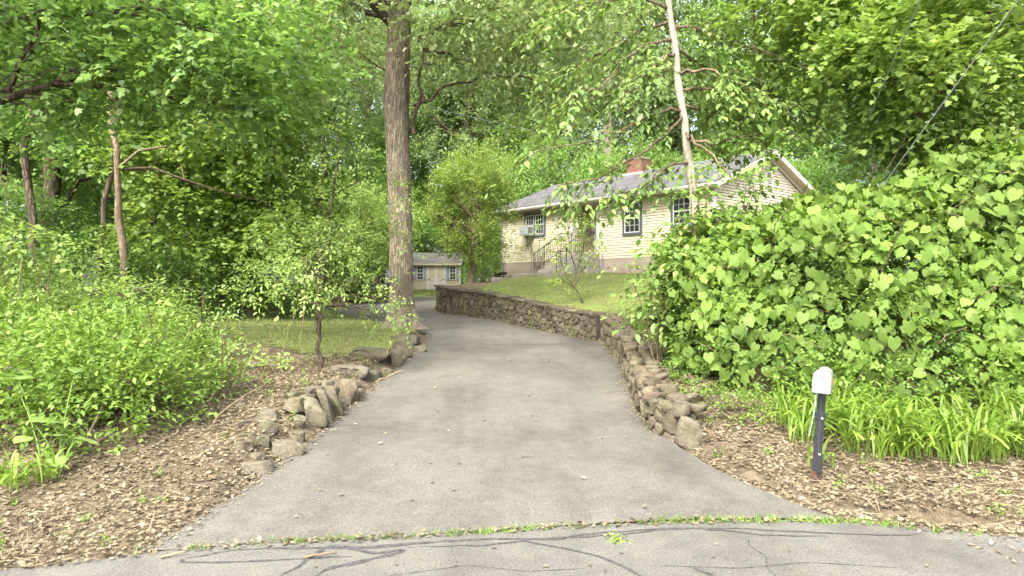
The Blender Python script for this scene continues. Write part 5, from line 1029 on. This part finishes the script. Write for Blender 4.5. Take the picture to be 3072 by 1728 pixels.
for k, x, y, a, b, lab in [(3, -10.5, 41, 1.0, .9, 'layered green understory tree left of the shed'), (5, -6.8, 30.5, .75, .62, 'pale layered tree at the left end of the parking area'), (4, -13.5, 34, 1.0, .9, 'dark understory tree beyond the left verge'), (3, -3.8, 48.5, .9, .75, 'understory tree hanging over the shed roof'), (4, 1.0, 42, 1.0, .85, 'dark understory tree between shed and apple tree'),
                            (3, 4.2, 40, 1.0, .85, 'layered bright tree behind the apple tree'), (4, 9.5, 41, 1.0, .8, 'dark understory tree behind the house roof'), (3, 14.5, 38, 1.0, .85, 'understory tree behind the house ridge'), (4, 18.5, 36.5, 1.0, 1.0, 'dark understory tree right behind the gable'), (3, 22.5, 33, 1.0, .9, 'understory tree right of the spruce'), (4, 16.5, 23, .85, .75, 'dark understory tree behind the thicket'), (3, 19.5, 25, .9, .8, 'understory tree at the right edge behind the thicket'),
                            (4, -17.5, 24.5, .9, .75, 'dark understory tree in the shaded left wood'), (3, -12, 26.5, .9, .75, 'green understory tree behind the slender maple'), (4, -13.5, 18.2, .55, .45, 'dark bush in the shade of the left wood'), (3, -16, 35, 1, .9, 'understory tree far behind the slender maple'), (4, -11, 39.5, .75, .6, 'dark bushy tree well left of the shed'), (5, -10.4, 24.8, .7, .5, 'pale layered bush beyond the left lawn verge'), (3, -9.6, 36.5, 1.0, .95, 'bright understory tree behind the ragged fruit tree'), (5, -5.2, 40.5, .0, .0, ''), (3, -13, 30.5, 1.0, 1.0, 'tall understory tree beyond the parking area'), (5, -1.6, 39, .8, .95, 'pale layered tree between the big trunk and the apple tree'), (3, 2.2, 37, .8, 1.0, 'bright layered tree right behind the apple tree crown'), (3, 7.2, 38.5, .9, .95, 'bright understory tree over the left roof slope'), (3, 11.8, 36.5, .8, .95, 'bright understory tree behind the chimney')]: a and put(k, x, y, a, b, r.uniform(0, 6), lab, g3)
n_b = 0
for x in np.linspace(-46, 46, 15):
    k = int(r.integers(0, 3)); y = 62+r.uniform(-4, 8)
    if -26 < x < -19: continue                                        # a gap where the sky looks through
    put(k, x+r.uniform(-1.5, 1.5), y, 1.25, 1.15+.1*r.uniform(-1, 1), r.uniform(0, 6), 'tall tree at the very back of the wood, seen only through other crowns', 'trees at the very back of the wood'); n_b += 1
for k in (3, 4):
    for x in np.linspace(-34, 34, 9): put(k, x+r.uniform(-2, 2)+(k-3)*3.5, 54+r.uniform(-3, 3), 1.15, 1.0, r.uniform(0, 6), 'low dark tree filling the depth of the wood between the trunks', 'low trees in the depth of the wood')
# slim trunks standing in the wood, seen through gaps
for x, y, h, t_, lab in [(-16.5, 22, 9, .10, 'slim dark trunk at the far left edge'), (-12.6, 24, 9, .14, 'slim leaning trunk between the dark trunk and the slender maple'), (5.6, 40.5, 13, .30, 'mottled grey trunk rising behind the roof left of the chimney'), (2.8, 46, 12, .15, 'slim dark trunk above the apple tree'), (-13.5, 17.8, 8, .09, 'slim trunk cut by the left picture edge'), (-12.3, 17.6, 8, .10, 'dark slim trunk just left of the thick dark trunk'), (-10.6, 17.2, 7, .07, 'thin dark trunk between thick trunk and slender maple'), (-11.3, 27, 11, .16, 'grey trunk behind the right side of the bright maple'), (-2.0, 49, 10, .12, 'slim dark trunk right of the big trunk above the shed')]:
    bs = np.array((x, y, gz(x, y)-.2)); o = tubes_obj('tree_trunk', [(trunk_path(bs, bs+np.array([r.normal(0, .5), 0, h]), 10, .01, r), np.linspace(t_*1.2, t_*.7, 10))], 'bark_oak' if t_ > .2 else 'bark_dark', None, bs, 10); o.location = bs; tag(o, lab, 'tree trunk', 'bare trunks inside the wood')
# spruce by the gable
r = np.random.default_rng(91); sb_ = np.array((16.2, 30.5, gz(16.2, 30.5))); sp = empty('spruce_tree', tuple(sb_), 0, 'dark spruce behind the right end of the gable', 'tree'); tubes_obj('trunk', [(np.array([sb_, sb_+[0, 0, 11]]), [.16, .03])], 'bark_dark', sp, sb_, 8)
O, D = [], []
for z_ in np.linspace(.6, 10.5, 40):
    for a in r.uniform(0, 6.28, 11):
        L_ = (11-z_)*.36*r.uniform(.7, 1.1)
        for t_ in np.linspace(.15, 1, 7): O.append(sb_+[math.cos(a)*L_*t_, math.sin(a)*L_*t_, z_-.28*L_*t_*t_]); D.append([math.cos(a), math.sin(a), -.25])
leaf_mass('crown', sprays(r, np.array(O), np.array(D)+r.normal(0, .25, (len(O), 3)), .45, 12, .16, droop=.3, spread=.9), T_NEEDLE, 'leaf_spruce', sp, None, sb_)

# ------------------------------------------------------------------ vine thicket on the right bank
r = np.random.default_rng(101); vb = np.array((4.5, 9.3, gz(4.5, 9.3)))
VL = [(3.25, 10.3, 1.75, .90, 1.1, .95), (4.0, 10.0, 1.85, 1.1, 1.3, 1.15), (5.3, 10.0, 2.0, 1.4, 1.4, 1.38), (7.1, 10.2, 2.3, 1.6, 1.5, 1.75), (9.0, 10.5, 2.6, 1.7, 1.6, 2.0), (4.5, 9.0, 1.3, 1.2, .75, .8), (6.3, 8.9, 1.4, 1.3, .8, .95), (3.35, 8.95, 1.05, .75, .62, .72), (8.1, 9.1, 1.5, 1.3, .9, 1.1), (3.0, 9.5, 1.15, .6, .7, .7), (5.4, 8.6, 1.0, .9, .5, .55), (3.6, 11.4, 2.4, 1.1, 1.0, .75), (5.6, 11.6, 2.6, 1.6, 1.1, 1.0), (8, 11.8, 2.9, 1.8, 1.2, 1.4), (4.0, 8.65, .85, .7, .45, .45), (6.9, 8.55, .95, 1.0, .5, .55), (8.3, 8.6, 1.0, 1.0, .5, .6), (4.9, 8.5, .8, .6, .4, .4)]
vine = empty('vine_thicket', tuple(vb), 0, 'mound of light green wild grape vines covering the right bank', 'vine')
def skin(lumps, n_per, shrink=1.0):
    out = []
    for i, c in enumerate(lumps):
        cc, rr = np.array(c[:3]), np.array(c[3:]); area = 4*np.pi*(((rr[0]*rr[1])**1.6+(rr[0]*rr[2])**1.6+(rr[1]*rr[2])**1.6)/3)**(1/1.6); u = sphere_dirs(r, int(area*n_per)); p = cc+u*rr*(shrink+r.normal(0, .05, (len(u), 1))); nn = unit(u/rr); keep = np.ones(len(p), bool)
        for j, d_ in enumerate(lumps):
            if j != i: keep &= (((p-np.array(d_[:3]))/np.array(d_[3:]))**2).sum(1) > .80
        keep &= p[:, 2] > ground_z(p[:, :2])+.08; out.append((p[keep], nn[keep]))
    return np.concatenate([o[0] for o in out]), np.concatenate([o[1] for o in out])
p, nn = skin(VL, 105); keep = (np.sin(p[:, 0]*2.6+p[:, 2]*3.1)+np.sin(p[:, 2]*4.3-p[:, 0]*1.7+1)+.9*nn[:, 2]+r.normal(0, .5, len(p))) > -1.35; p, nn = p[keep], nn[keep]
N = nn*.75+np.array([0, -.1, .65])+r.normal(0, .33, p.shape); X = np.cross(nn, r.normal(0, 1, p.shape))*.7+np.array([0, -.1, -.85]); S = .085+.15*r.beta(1.5, 1.6, len(p)); p = p+nn*r.normal(.03, .09, (len(p), 1))
pick = r.uniform(0, 1, len(p)); Lall = (p, X, N, S)
for T, a, b, k in ((T_GRAPE, 0, .45, 130), (T_HEART, .45, .7, 80), (T_GRAPE2, .7, 1.01, 90)):
    mk = (pick >= a) & (pick < b); Lk = leaf_objects(tuple(q[mk] for q in Lall), T, 'leaf_vine', vine, k); leaf_mass('leaves', Lk, T, 'leaf_vine', vine, 'stuff', vb)
p, nn = skin(VL, 48, .90); leaf_mass('small_leaves', sprays(r, p, nn*np.array([1, 1, .5])+r.normal(0, .5, p.shape), .32, 9, .068, droop=.2), T_OVATE, 'leaf_vine_small', vine, 'stuff', vb)
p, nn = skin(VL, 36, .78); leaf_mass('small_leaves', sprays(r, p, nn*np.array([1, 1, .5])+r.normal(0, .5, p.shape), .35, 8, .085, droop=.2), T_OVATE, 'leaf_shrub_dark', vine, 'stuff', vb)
p, nn = skin(VL, 1.6, 1.02); tubes_obj('stems', [(bend(q, q+np.cross(n_, [0, 0, 1])*r.uniform(-.8, .8)+n_*.12+np.array([0, 0, r.uniform(-.4, .3)]), .08, 6, .03, r), np.linspace(.006, .003, 6)) for q, n_ in zip(p, nn)], 'bark_brown', vine, vb, 4)
tubes_obj('woody_stems', [(bend((x, y, gz(x, y)-.1), (x+r.normal(0, .5), y+r.normal(0, .4), gz(x, y)+r.uniform(1, 2.2)), .05, 6, .04, r), np.linspace(.013, .006, 6)) for x, y in zip(r.uniform(2.8, 9, 40), r.uniform(9, 11.5, 40))], 'bark_dark', vine, vb, 5)
# shoots on the left shoulder of the thicket, in front of the house wall
r = np.random.default_rng(103)
for k, (x, y, h, lab) in enumerate([(2.65, 10.6, 3.5, 'leafy shoot at the left shoulder of the vine thicket'), (3.0, 10.9, 4.0, 'tall leafy shoot beside the pale young trunk'), (3.75, 10.8, 4.15, 'tallest leafy shoot right of the pale young trunk'), (4.3, 11, 3.2, 'leafy shoot below the house gable'), (2.2, 10.4, 2.6, 'low leafy shoot hanging over the stone wall'), (4.9, 11.2, 3.4, 'slim leafy shoot in front of the gable siding')]):
    b = np.array((x, y, gz(x, y)-.05)); o = empty('leafy_shoot', tuple(b), 0, lab, 'plant', 'shoots growing out of the thicket'); st_ = [bend(b, (x+r.normal(0, .3), y+r.normal(0, .2), h*r.uniform(.75, 1.0)), .02, 8, .015, r) for _ in range(6)]
    tubes_obj('stems', [(s, np.linspace(.013, .005, 8)) for s in st_], 'bark_brown', o, b, 5); O = np.concatenate([s[3:] for s in st_ for _ in range(3)]); dd = r.normal(0, 1, O.shape); dd[:, 2] = dd[:, 2]*.2+.1
    leaf_mass('leaves', sprays(r, O, dd, .5, 8, .13, droop=.35, jit=.25), T_OVATE6, 'leaf_young', o, None, b)
# compound-leaved plant at the right edge
r = np.random.default_rng(104)
for x, y, h, lab in [(7.2, 11.0, 5.0, 'tall sapling with feathery compound leaves above the thicket'), (8.3, 11.3, 4.7, 'second feathery sapling at the right edge above the thicket')]:
    b = np.array((x, y, gz(x, y)-.05)); o = empty('feathery_sapling', tuple(b), 0, lab, 'plant', 'feathery saplings'); s = bend(b, (x+.1, y, h), .01, 8, .01, r); tubes_obj('stems', [(s, np.linspace(.018, .006, 8))], 'bark_brown', o, b, 5)
    O = np.repeat(s[4:], 9, 0); dd = r.normal(0, 1, O.shape); dd[:, 2] = .25; leaf_mass('leaves', sprays(r, O, dd, .75, 13, .14, droop=.35, spread=1.1, jit=.18), T_OVATE, 'leaf_shrub_pale', o, None, b)

# ------------------------------------------------------------------ shrubs on the left bank
def shrub(name, label, group, lumps, leaf, size, per, length, m, seed, T=T_OVATE, up=.35, droop=.15, inner=.45, stems=14, jit=.4):
    r = np.random.default_rng(seed); x, y = np.mean([l[0] for l in lumps]), np.mean([l[1] for l in lumps]); b = np.array((x, y, gz(x, y))); o = empty(name, tuple(b), 0, label, 'shrub', group)
    L = lump_sprays(r, lumps, per, length, m, size, inner=inner, droop=droop, up=up, jit=jit, zcut=-.6); g = L[0][:, 2] > ground_z(L[0][:, :2])+.02; leaf_mass('leaves', tuple(a[g] for a in L), T, leaf, o, None, b)
    tubes_obj('stems', [(bend((l[0]+r.normal(0, .15), l[1]+r.normal(0, .15), gz(l[0], l[1])-.05), np.array(l[:3])+r.normal(0, .5, 3)*np.array(l[3:])+[0, 0, .3*l[5]], .03, 5, .03, r), np.linspace(.014, .005, 5)) for l in lumps for _ in range(max(2, stems//len(lumps)))], 'bark_brown', o, b, 5); return o
gs = 'shrubs on the left bank'
shrub('bush', 'dense bright bush in front at the left, nearest the street', gs, [(-4.35, 7.15, .78, .75, .65, .62), (-4.0, 7.6, .80, .5, .55, .55), (-4.8, 7.6, .95, .8, .6, .6)], 'leaf_shrub', .075, 62, .26, 8, 201)
shrub('bush', 'bright bush cut by the left picture edge', gs, [(-5.3, 7.1, .85, .8, .75, .75), (-5.7, 7.8, 1.1, .9, .8, .75), (-6.4, 8.1, 1.2, .8, .8, .8)], 'leaf_shrub', .08, 50, .28, 8, 202)
shrub('bush', 'bright leafy bush with upright shoots behind the front bush', gs, [(-4.6, 8.6, 1.0, .8, .7, .68), (-4.0, 8.75, .88, .45, .5, .5), (-5.3, 9.0, 1.2, .7, .7, .6)], 'leaf_shrub', .08, 52, .28, 8, 203, up=.55)
shrub('bush', 'layered pale green bush with flat sprays at the left', gs, [(-6.2, 10.9, 1.35, 1.2, .9, .75), (-7.4, 11.0, 1.5, 1.2, .9, .85), (-5.5, 11.2, 1.15, .8, .8, .6), (-8.4, 11.2, 1.5, 1.0, .9, .9)], 'leaf_shrub_pale', .085, 30, .42, 10, 204, up=.1, droop=.2, jit=.25)
shrub('bush', 'thin pale bush with bare whips beside the sapling', gs, [(-4.1, 10.3, .75, .4, .4, .34), (-3.7, 10.6, .65, .25, .3, .22), (-4.7, 10.2, .85, .45, .45, .38)], 'leaf_shrub_pale', .075, 34, .28, 8, 205)
shrub('bush', 'dark glossy bush in the shade behind the layered bush', gs, [(-8.8, 17.0, 1.9, 1.3, 1.1, 1.1), (-8.0, 17.8, 1.6, .9, 1.0, .8), (-10, 16.6, 2.1, 1.4, 1.2, 1.2), (-8.6, 18.4, 2.8, 1.2, 1.0, .8)], 'leaf_shrub_dark', .12, 17, .45, 9, 206)
shrub('bush', 'mid green bush at the far side of the lawn verge', gs, [(-8.3, 21.5, 1.7, 1.2, 1.0, .8), (-7.2, 22.2, 1.5, 1.0, .9, .6), (-9.6, 21, 1.9, 1.2, 1.0, .9)], 'leaf_shrub', .12, 17, .4, 9, 207)
shrub('bush', 'low bright bush at the edge of the parking area', gs, [(-8.2, 25.5, 1.6, 1.1, 1.0, .6), (-9.4, 24.6, 1.8, 1.1, 1.0, .8)], 'leaf_shrub', .13, 15, .4, 9, 208)
shrub('bush', 'dark bush under the wood at far left', gs, [(-11.5, 14.5, 1.7, 1.5, 1.2, 1.2), (-10, 14, 1.5, 1.3, 1.1, 1.0), (-13, 15, 2.2, 1.5, 1.3, 1.4)], 'leaf_shrub_dark', .14, 14, .45, 9, 209)
shrub('bush', 'dark green bush against the left corner of the house', gs, [(-1.5, 31.0, 2.7, .65, .8, 1.0), (-1.1, 31.6, 3.2, .7, .8, 1.3), (-1.3, 30, 2.4, .5, .5, .5)], 'leaf_wood_deep', .15, 12, .4, 8, 210)
shrub('bush', 'pale drooping branch bush at the left edge above the shrubs', gs, [(-8.0, 10.6, 2.75, .7, .6, .22), (-7.3, 10.5, 2.6, .6, .5, .2), (-8.6, 10.5, 3.0, .7, .6, .25), (-8.2, 10.3, 3.9, .5, .5, .2)], 'leaf_shrub_pale', .12, 16, .45, 8, 211, T_OVATE6, .0, .45)
shrub('bush', 'low bright weeds beside the end boulder of the wall', 'low plants beside the wall', [(2.5, 8.0, .55, .4, .3, .22), (2.9, 7.9, .55, .4, .3, .25), (2.35, 8.4, .62, .3, .3, .2)], 'leaf_shrub', .045, 90, .16, 7, 212)
shrub('bush', 'bright weeds in front of the vines behind the mailbox', 'low plants beside the wall', [(3.6, 8.0, .75, .5, .35, .4), (4.2, 8.1, .8, .45, .35, .4), (5.8, 8.0, .85, .6, .4, .4), (7.0, 8.1, .9, .8, .4, .45)], 'leaf_weed', .075, 40, .25, 8, 213, T_OVATE, .7)
# broad-leaved plants at bottom left
r = np.random.default_rng(220); bb_ = np.array((-4.35, 6.35, gz(-4.35, 6.35))); bp = empty('broad_leaved_plant', tuple(bb_), 0, 'plant with very large round leaves at the lower left', 'plant')
q = np.array([(-4.5, 6.35, .62), (-4.25, 6.3, .64), (-4.05, 6.35, .62), (-4.35, 6.45, .75), (-4.6, 6.5, .75), (-4.2, 6.25, .45), (-4.75, 6.6, .95), (-4.95, 6.8, 1.15), (-4.4, 6.9, 1.2)]); leaf_objects((q, r.normal(0, 1, (9, 3))*[1, 1, .2]+[.2, -.5, -.2], r.normal(0, .25, (9, 3))+[0, -.45, 1], r.uniform(.15, .22, 9)), T_HEART, 'leaf_shrub_pale', bp, 9)
tubes_obj('stems', [(bend(bb_+[r.normal(0, .1), .1, -.05], x, .1, 5), np.linspace(.008, .005, 5)) for x in q], 'leaf_weed', bp, bb_, 5)

# ------------------------------------------------------------------ daylilies, weeds, litter
def lily(name, x, y, n, h, label, group, seed, parent=None):
    r = np.random.default_rng(seed); b = np.array((x, y, gz(x, y))); o = empty(name, tuple(b), 0, label, 'plant', group); K = 9; t = np.linspace(0, 1, K); V, F = [], []
    for i in range(n):
        a = r.uniform(0, 6.28); L = h*r.uniform(.7, 1.25); out = r.uniform(.25, .75); hx = L*out*t**1.4; hzz = L*(1.15*t-(.25+out*.75)*t**2.3); w = .011*np.sin(np.pi*(.12+.88*(1-t)))**.7*r.uniform(.8, 1.2)+.0008
        c = np.c_[b[0]+r.normal(0, .06)+np.cos(a)*hx, b[1]+r.normal(0, .06)+np.sin(a)*hx, b[2]-.02+hzz]; s = np.array([-math.sin(a), math.cos(a), 0])+r.normal(0, .2, 3); k = len(V)*0+sum(len(v) for v in V)
        V.append(np.concatenate([c+s*w[:, None], c-s*w[:, None]])); F += [(k+j, k+j+1, k+K+j+1, k+K+j) for j in range(K-1)]
    np_obj('leaves', np.concatenate(V)-b, np.array(F), 'leaf_lily', o); return o
r = np.random.default_rng(231); kk = 0
for y, x0, x1, n in ((6.75, 4.0, 5.4, 6), (7.05, 3.5, 5.7, 10), (7.4, 3.1, 6.0, 12), (7.75, 3.1, 6.2, 12)):
    for x in np.linspace(x0, x1, n): lily('daylily', x+r.normal(0, .06), y+r.normal(0, .07), 32, r.uniform(.52, .74), {6.75: 'daylily clump in the front fringe of the bed, over the leaf litter', 7.05: 'arching daylily clump in the second row of the bed', 7.4: 'arching daylily clump in the middle of the bed behind the mailbox', 7.75: 'daylily clump in the back row, against the vines'}[y], 'daylilies behind the mailbox', 300+kk); kk += 1
for x, y, lab in [(-4.35, 6.0, 'daylily clump at the lower left corner'), (-4.15, 6.15, 'daylily clump beside the large round leaves'), (-4.6, 6.1, 'daylily clump at the left picture edge')]: lily('daylily', x, y, 22, .40, lab, 'daylilies at lower left', 400+kk); kk += 1
lily('daylily', 3.02, 6.75, 12, .36, 'small daylily tuft right behind the mailbox post', 'daylilies behind the mailbox', 399)
# grass tufts along the joint of drive and street
r = np.random.default_rng(241); xs = np.concatenate([np.linspace(-2.5, 3.0, 75)+r.normal(0, .08, 75), r.normal(2.3, .5, 80), r.normal(-.1, .3, 25), r.normal(-1.2, .25, 18), r.normal(1.4, .2, 25)]); O, D = [], []
P = []; X = []
for x in xs:
    y = float(street_edge_y(x))+.0+r.normal(.015, .02); n = r.integers(4, 12); P.append(np.c_[np.full(n, x)+r.normal(0, .02, n), np.full(n, y)+r.normal(0, .015, n), np.full(n, STREET_Z)]); X.append(np.c_[r.normal(0, .7, (n, 2)), np.ones(n)])
P = np.concatenate(P); X = np.concatenate(X); V, F = bake((P, X, np.c_[r.normal(0, 1, (len(P), 2)), np.zeros(len(P))], r.uniform(.025, .075, len(P))), (np.array([(0, .06, 0), (0, -.06, 0), (1, 0, .3)]), np.array([(0, 1, 2)]))); tag(np_obj('joint_grass', V, F, 'leaf_weed'), 'thin line of grass tufts in the joint between drive and street', 'grass', kind='stuff')
def scatter(poly, n, r):
    P = np.asarray(poly, float); lo, hi = P.min(0), P.max(0); Q = lo+r.uniform(0, 1, (n*4, 2))*(hi-lo); return Q[inside(Q, P)][:n]
def litter(name, Q, smin, smax, label, r, lift=.012, flat=.35, T=T_DEAD, mat='leaf_dead', zf=None):
    n = len(Q); z = (ground_z(Q) if zf is None else zf(Q))+lift*r.uniform(.3, 2.2, n); V, F = bake((np.c_[Q, z], r.normal(0, 1, (n, 3))*[1, 1, .25], r.normal(0, flat, (n, 3))+[0, 0, 1], r.uniform(smin, smax, n)), T); return tag(np_obj(name, V, F, mat), label, 'leaf litter', kind='stuff')
LEFTB = [(-7, 3.9), (-3.35, 4.45), (-2.55, 4.82), (-2.42, 6.1), (-2.36, 7.2), (-2.5, 8.0), (-2.5, 10), (-2.45, 12.8), (-3.6, 12.8), (-4.6, 9), (-7, 6.8)]; RIGHTB = [(2.7, 5.42), (2.2, 6.15), (1.9, 7.2), (2.1, 7.6), (2.3, 8.2), (4, 8.3), (8, 8.4), (8, 4.4), (5, 4.85), (3.3, 5.25)]; TOPB = [(2.1, 8.4), (2.25, 10.3), (2.45, 12.4), (2.6, 15), (2.5, 16.4), (3.6, 15), (3.6, 11), (3.0, 8.4)]
r = np.random.default_rng(251)
litter('leaf_litter', scatter(LEFTB, 30000, r), .010, .062, 'dry brown leaf litter on the left bank', r); litter('leaf_litter', scatter(RIGHTB, 32000, r), .010, .062, 'dry brown leaf litter around the mailbox', r); litter('leaf_litter', scatter(TOPB, 3500, r), .04, .09, 'leaf litter on the bank behind the low stone wall', r)
litter('leaf_litter', scatter(VERGE, 900, r), .04, .09, 'scattered dead leaves on the grass around the big trunk', r); litter('leaf_litter', scatter(LAWN, 350, r), .05, .09, 'scattered dead leaves on the front lawn', r)
Qe = np.concatenate([ragged(DRIVE_R[5:], .10, r, .009)-np.array([.05, 0]), ragged(DRIVE_L[:11], .13, r, .006)+np.array([.0, 0])]); litter('leaf_litter', Qe, .015, .05, 'dirt and leaf crumbs along both edges of the drive', r, .006, zf=lambda Q: np.maximum(plane_z(Q[:, 1])+.01, 0))
Qs = np.c_[r.uniform(-3.2, 3.4, 500), np.zeros(500)]; Qs[:, 1] = street_edge_y(Qs[:, 0])+r.normal(.0, .03, 500); litter('leaf_litter', Qs, .02, .06, 'leaf crumbs along the joint of drive and street', r, .006, zf=lambda Q: np.full(len(Q), STREET_Z+.012))
LR = [(3.0, 5.3), (3.2, 4.9), (3.5, 4.3), (6, 4.0), (6, 4.9), (3.4, 5.2)]; litter('leaf_litter', scatter(LR, 700, r), .012, .05, 'leaf litter spilling on to the street at lower right', r, .008, zf=lambda Q: np.full(len(Q), STREET_Z+.008))
# straw and dead stems
for poly, n, lab in ((LEFTB, 3000, 'dry straw and thin stalks among the leaves on the left bank'), (RIGHTB, 4200, 'dry straw and thin stalks among the leaves by the mailbox')):
    Q = scatter(poly, n, r); V, F = bake((np.c_[Q, ground_z(Q)+r.uniform(.005, .05, len(Q))], r.normal(0, 1, (len(Q), 3))*[1, 1, .22], r.normal(0, .4, (len(Q), 3))+[0, 0, 1], r.uniform(.05, .20, len(Q))), (np.array([(0, .018, 0), (0, -.018, 0), (1, .012, .06), (1, -.012, .06)]), np.array([(0, 1, 3), (0, 3, 2)]))); tag(np_obj('dry_straw', V, F, 'dry_stem'), lab, 'straw', kind='stuff')
def tufts(poly, n, label, r, s=.05):
    Q = scatter(poly, n, r); O = np.c_[np.repeat(Q, 5, 0), np.repeat(ground_z(Q), 5)+.01]; V, F = bake(sprays(r, O, r.normal(0, 1, O.shape)+[0, 0, 1], .09, 5, s, droop=.1), T_OVATE); tag(np_obj('weeds', V, F, 'leaf_weed'), label, 'weeds', kind='stuff')
tufts(LEFTB, 90, 'small green weeds sprouting on the left bank', r, .035); tufts(RIGHTB, 70, 'small green weeds sprouting around the mailbox', r, .035); tufts(TOPB, 260, 'green weeds on the bank above the low wall', r, .05)
tufts([(x-.02, y) for x, y in WALL_LOW]+[(x-.09, y) for x, y in WALL_LOW[::-1]], 40, 'tiny weeds at the foot of the low wall', r, .035)
# loose leaves and twigs on the asphalt, each a thing of its own
me_d = np_mesh('fallen_leaf', *T_DEAD); me_d.materials.append(MATS['leaf_dead'])
for k in range(60):
    x, y = r.uniform(-2.0, 1.75), 5.4+13*r.uniform(0, 1)**1.5
    o = bpy.data.objects.new('fallen_leaf', me_d); COL.objects.link(o); o.location = (x, y, float(plane_z(y))+.032); o.scale = [r.uniform(.04, .08)]*3; o.rotation_euler = (r.normal(0, .2), r.normal(0, .2), r.uniform(0, 6)); tag(o, 'small dead brown leaf lying loose on the driveway', 'leaf', 'loose leaves on the driveway')
for k in range(14):
    x = r.uniform(-1.8, 2.8); o = bpy.data.objects.new('fallen_leaf', me_d); COL.objects.link(o); o.location = (x, r.uniform(4.35, 5.0), STREET_Z+.012); o.scale = [r.uniform(.03, .05)]*3; o.rotation_euler = (r.normal(0, .2), r.normal(0, .2), r.uniform(0, 6)); tag(o, 'small dead leaf lying on the street surface', 'leaf', 'loose leaves on the street')
for (x, y), L, a, rad, lab, mt in [((-1.42, 4.66), .22, .15, .010, 'peeled stick lying across the crack sealant', 'dry_stem'), ((-2.4, 4.66), .16, .35, .010, 'short pale stick at the street edge, lower left', 'dry_stem'), ((-1.0, 4.62), .0, 0, 0, '', ''), ((2.0, 6.85), .18, -.05, .008, 'pale stick at the right edge of the drive', 'dry_stem'), ((.1, 7.0), .16, -.5, .004, 'thin dark curved twig in the middle of the drive', 'bark_dark'), ((-1.25, 11.6), .32, .1, .006, 'reddish twig on the drive beyond the boulders', 'bark_brown'), ((1.4, 10.2), .25, .3, .005, 'thin twig beside the low wall on the drive', 'bark_brown'), ((-2.15, 10.8), .6, .9, .012, 'pale stick leaning on the low boulders', 'dry_stem')]:
    if not L: continue
    z0 = (STREET_Z if y < 5.1 else float(plane_z(y))+.026)+rad+(.06 if L > .5 else 0); pts = bend((0, 0, 0), (L*math.cos(a), L*math.sin(a), .02 if L < .5 else .12), .04, 7, .02, r); V, F = tube_np(pts, np.linspace(rad, rad*.6, 7), 6, True); o = MB().add(V, F).build('twig', mt, None, 0, True); o.location = (x, y, z0); tag(o, lab, 'twig')
# wilted sprig on the street
r = np.random.default_rng(261); wb_ = np.array((.76, 5.0, STREET_Z+.01)); sg_ = empty('wilted_sprig', tuple(wb_), 0, 'wilted yellow-green sprig lying on the street', 'sprig'); O = wb_+r.normal(0, .02, (14, 3))*[1, 1, .2]+[0, 0, .015]; leaf_mass('leaves', sprays(r, O, r.normal(0, 1, O.shape)*[1, 1, .3], .06, 5, .035, droop=.1), T_OVATE, 'leaf_apple', sg_, None, wb_)
tubes_obj('stems', [(np.array([wb_, wb_+r.normal(0, .05, 3)*[1, 1, .2]+[0, 0, .02]]), [.003, .002]) for _ in range(6)], 'bark_brown', sg_, wb_, 4)
# bare whips among the left shrubs
r = np.random.default_rng(271)
for x, y, h, lx, lab in [(-3.35, 10.9, 1.9, .1, 'tall bare tan whip beside the sapling stem'), (-3.6, 10.5, 1.1, .35, 'short arching tan whip among the thin bush'), (-3.0, 9.3, .9, -.7, 'arching dry cane at the edge of the bright bush'), (-3.3, 7.3, .55, .7, 'long pinkish cane lying over the leaf litter'), (-3.75, 10.3, .9, .2, 'second short whip in the thin bush'), (-3.05, 11.5, 1.4, .9, 'slanting pale cane crossing the sapling stem')]:
    b = np.array((x, y, gz(x, y)-.03)); V, F = tube_np(bend((0, 0, 0), (lx, -.1, h), .08, 9, .01, r), np.linspace(.006, .003, 9), 5, True); o = MB().add(V, F).build('cane', 'dry_stem', None, 0, True); o.location = b; tag(o, lab, 'cane', 'bare canes on the left bank')
bpy.context.view_layer.update()
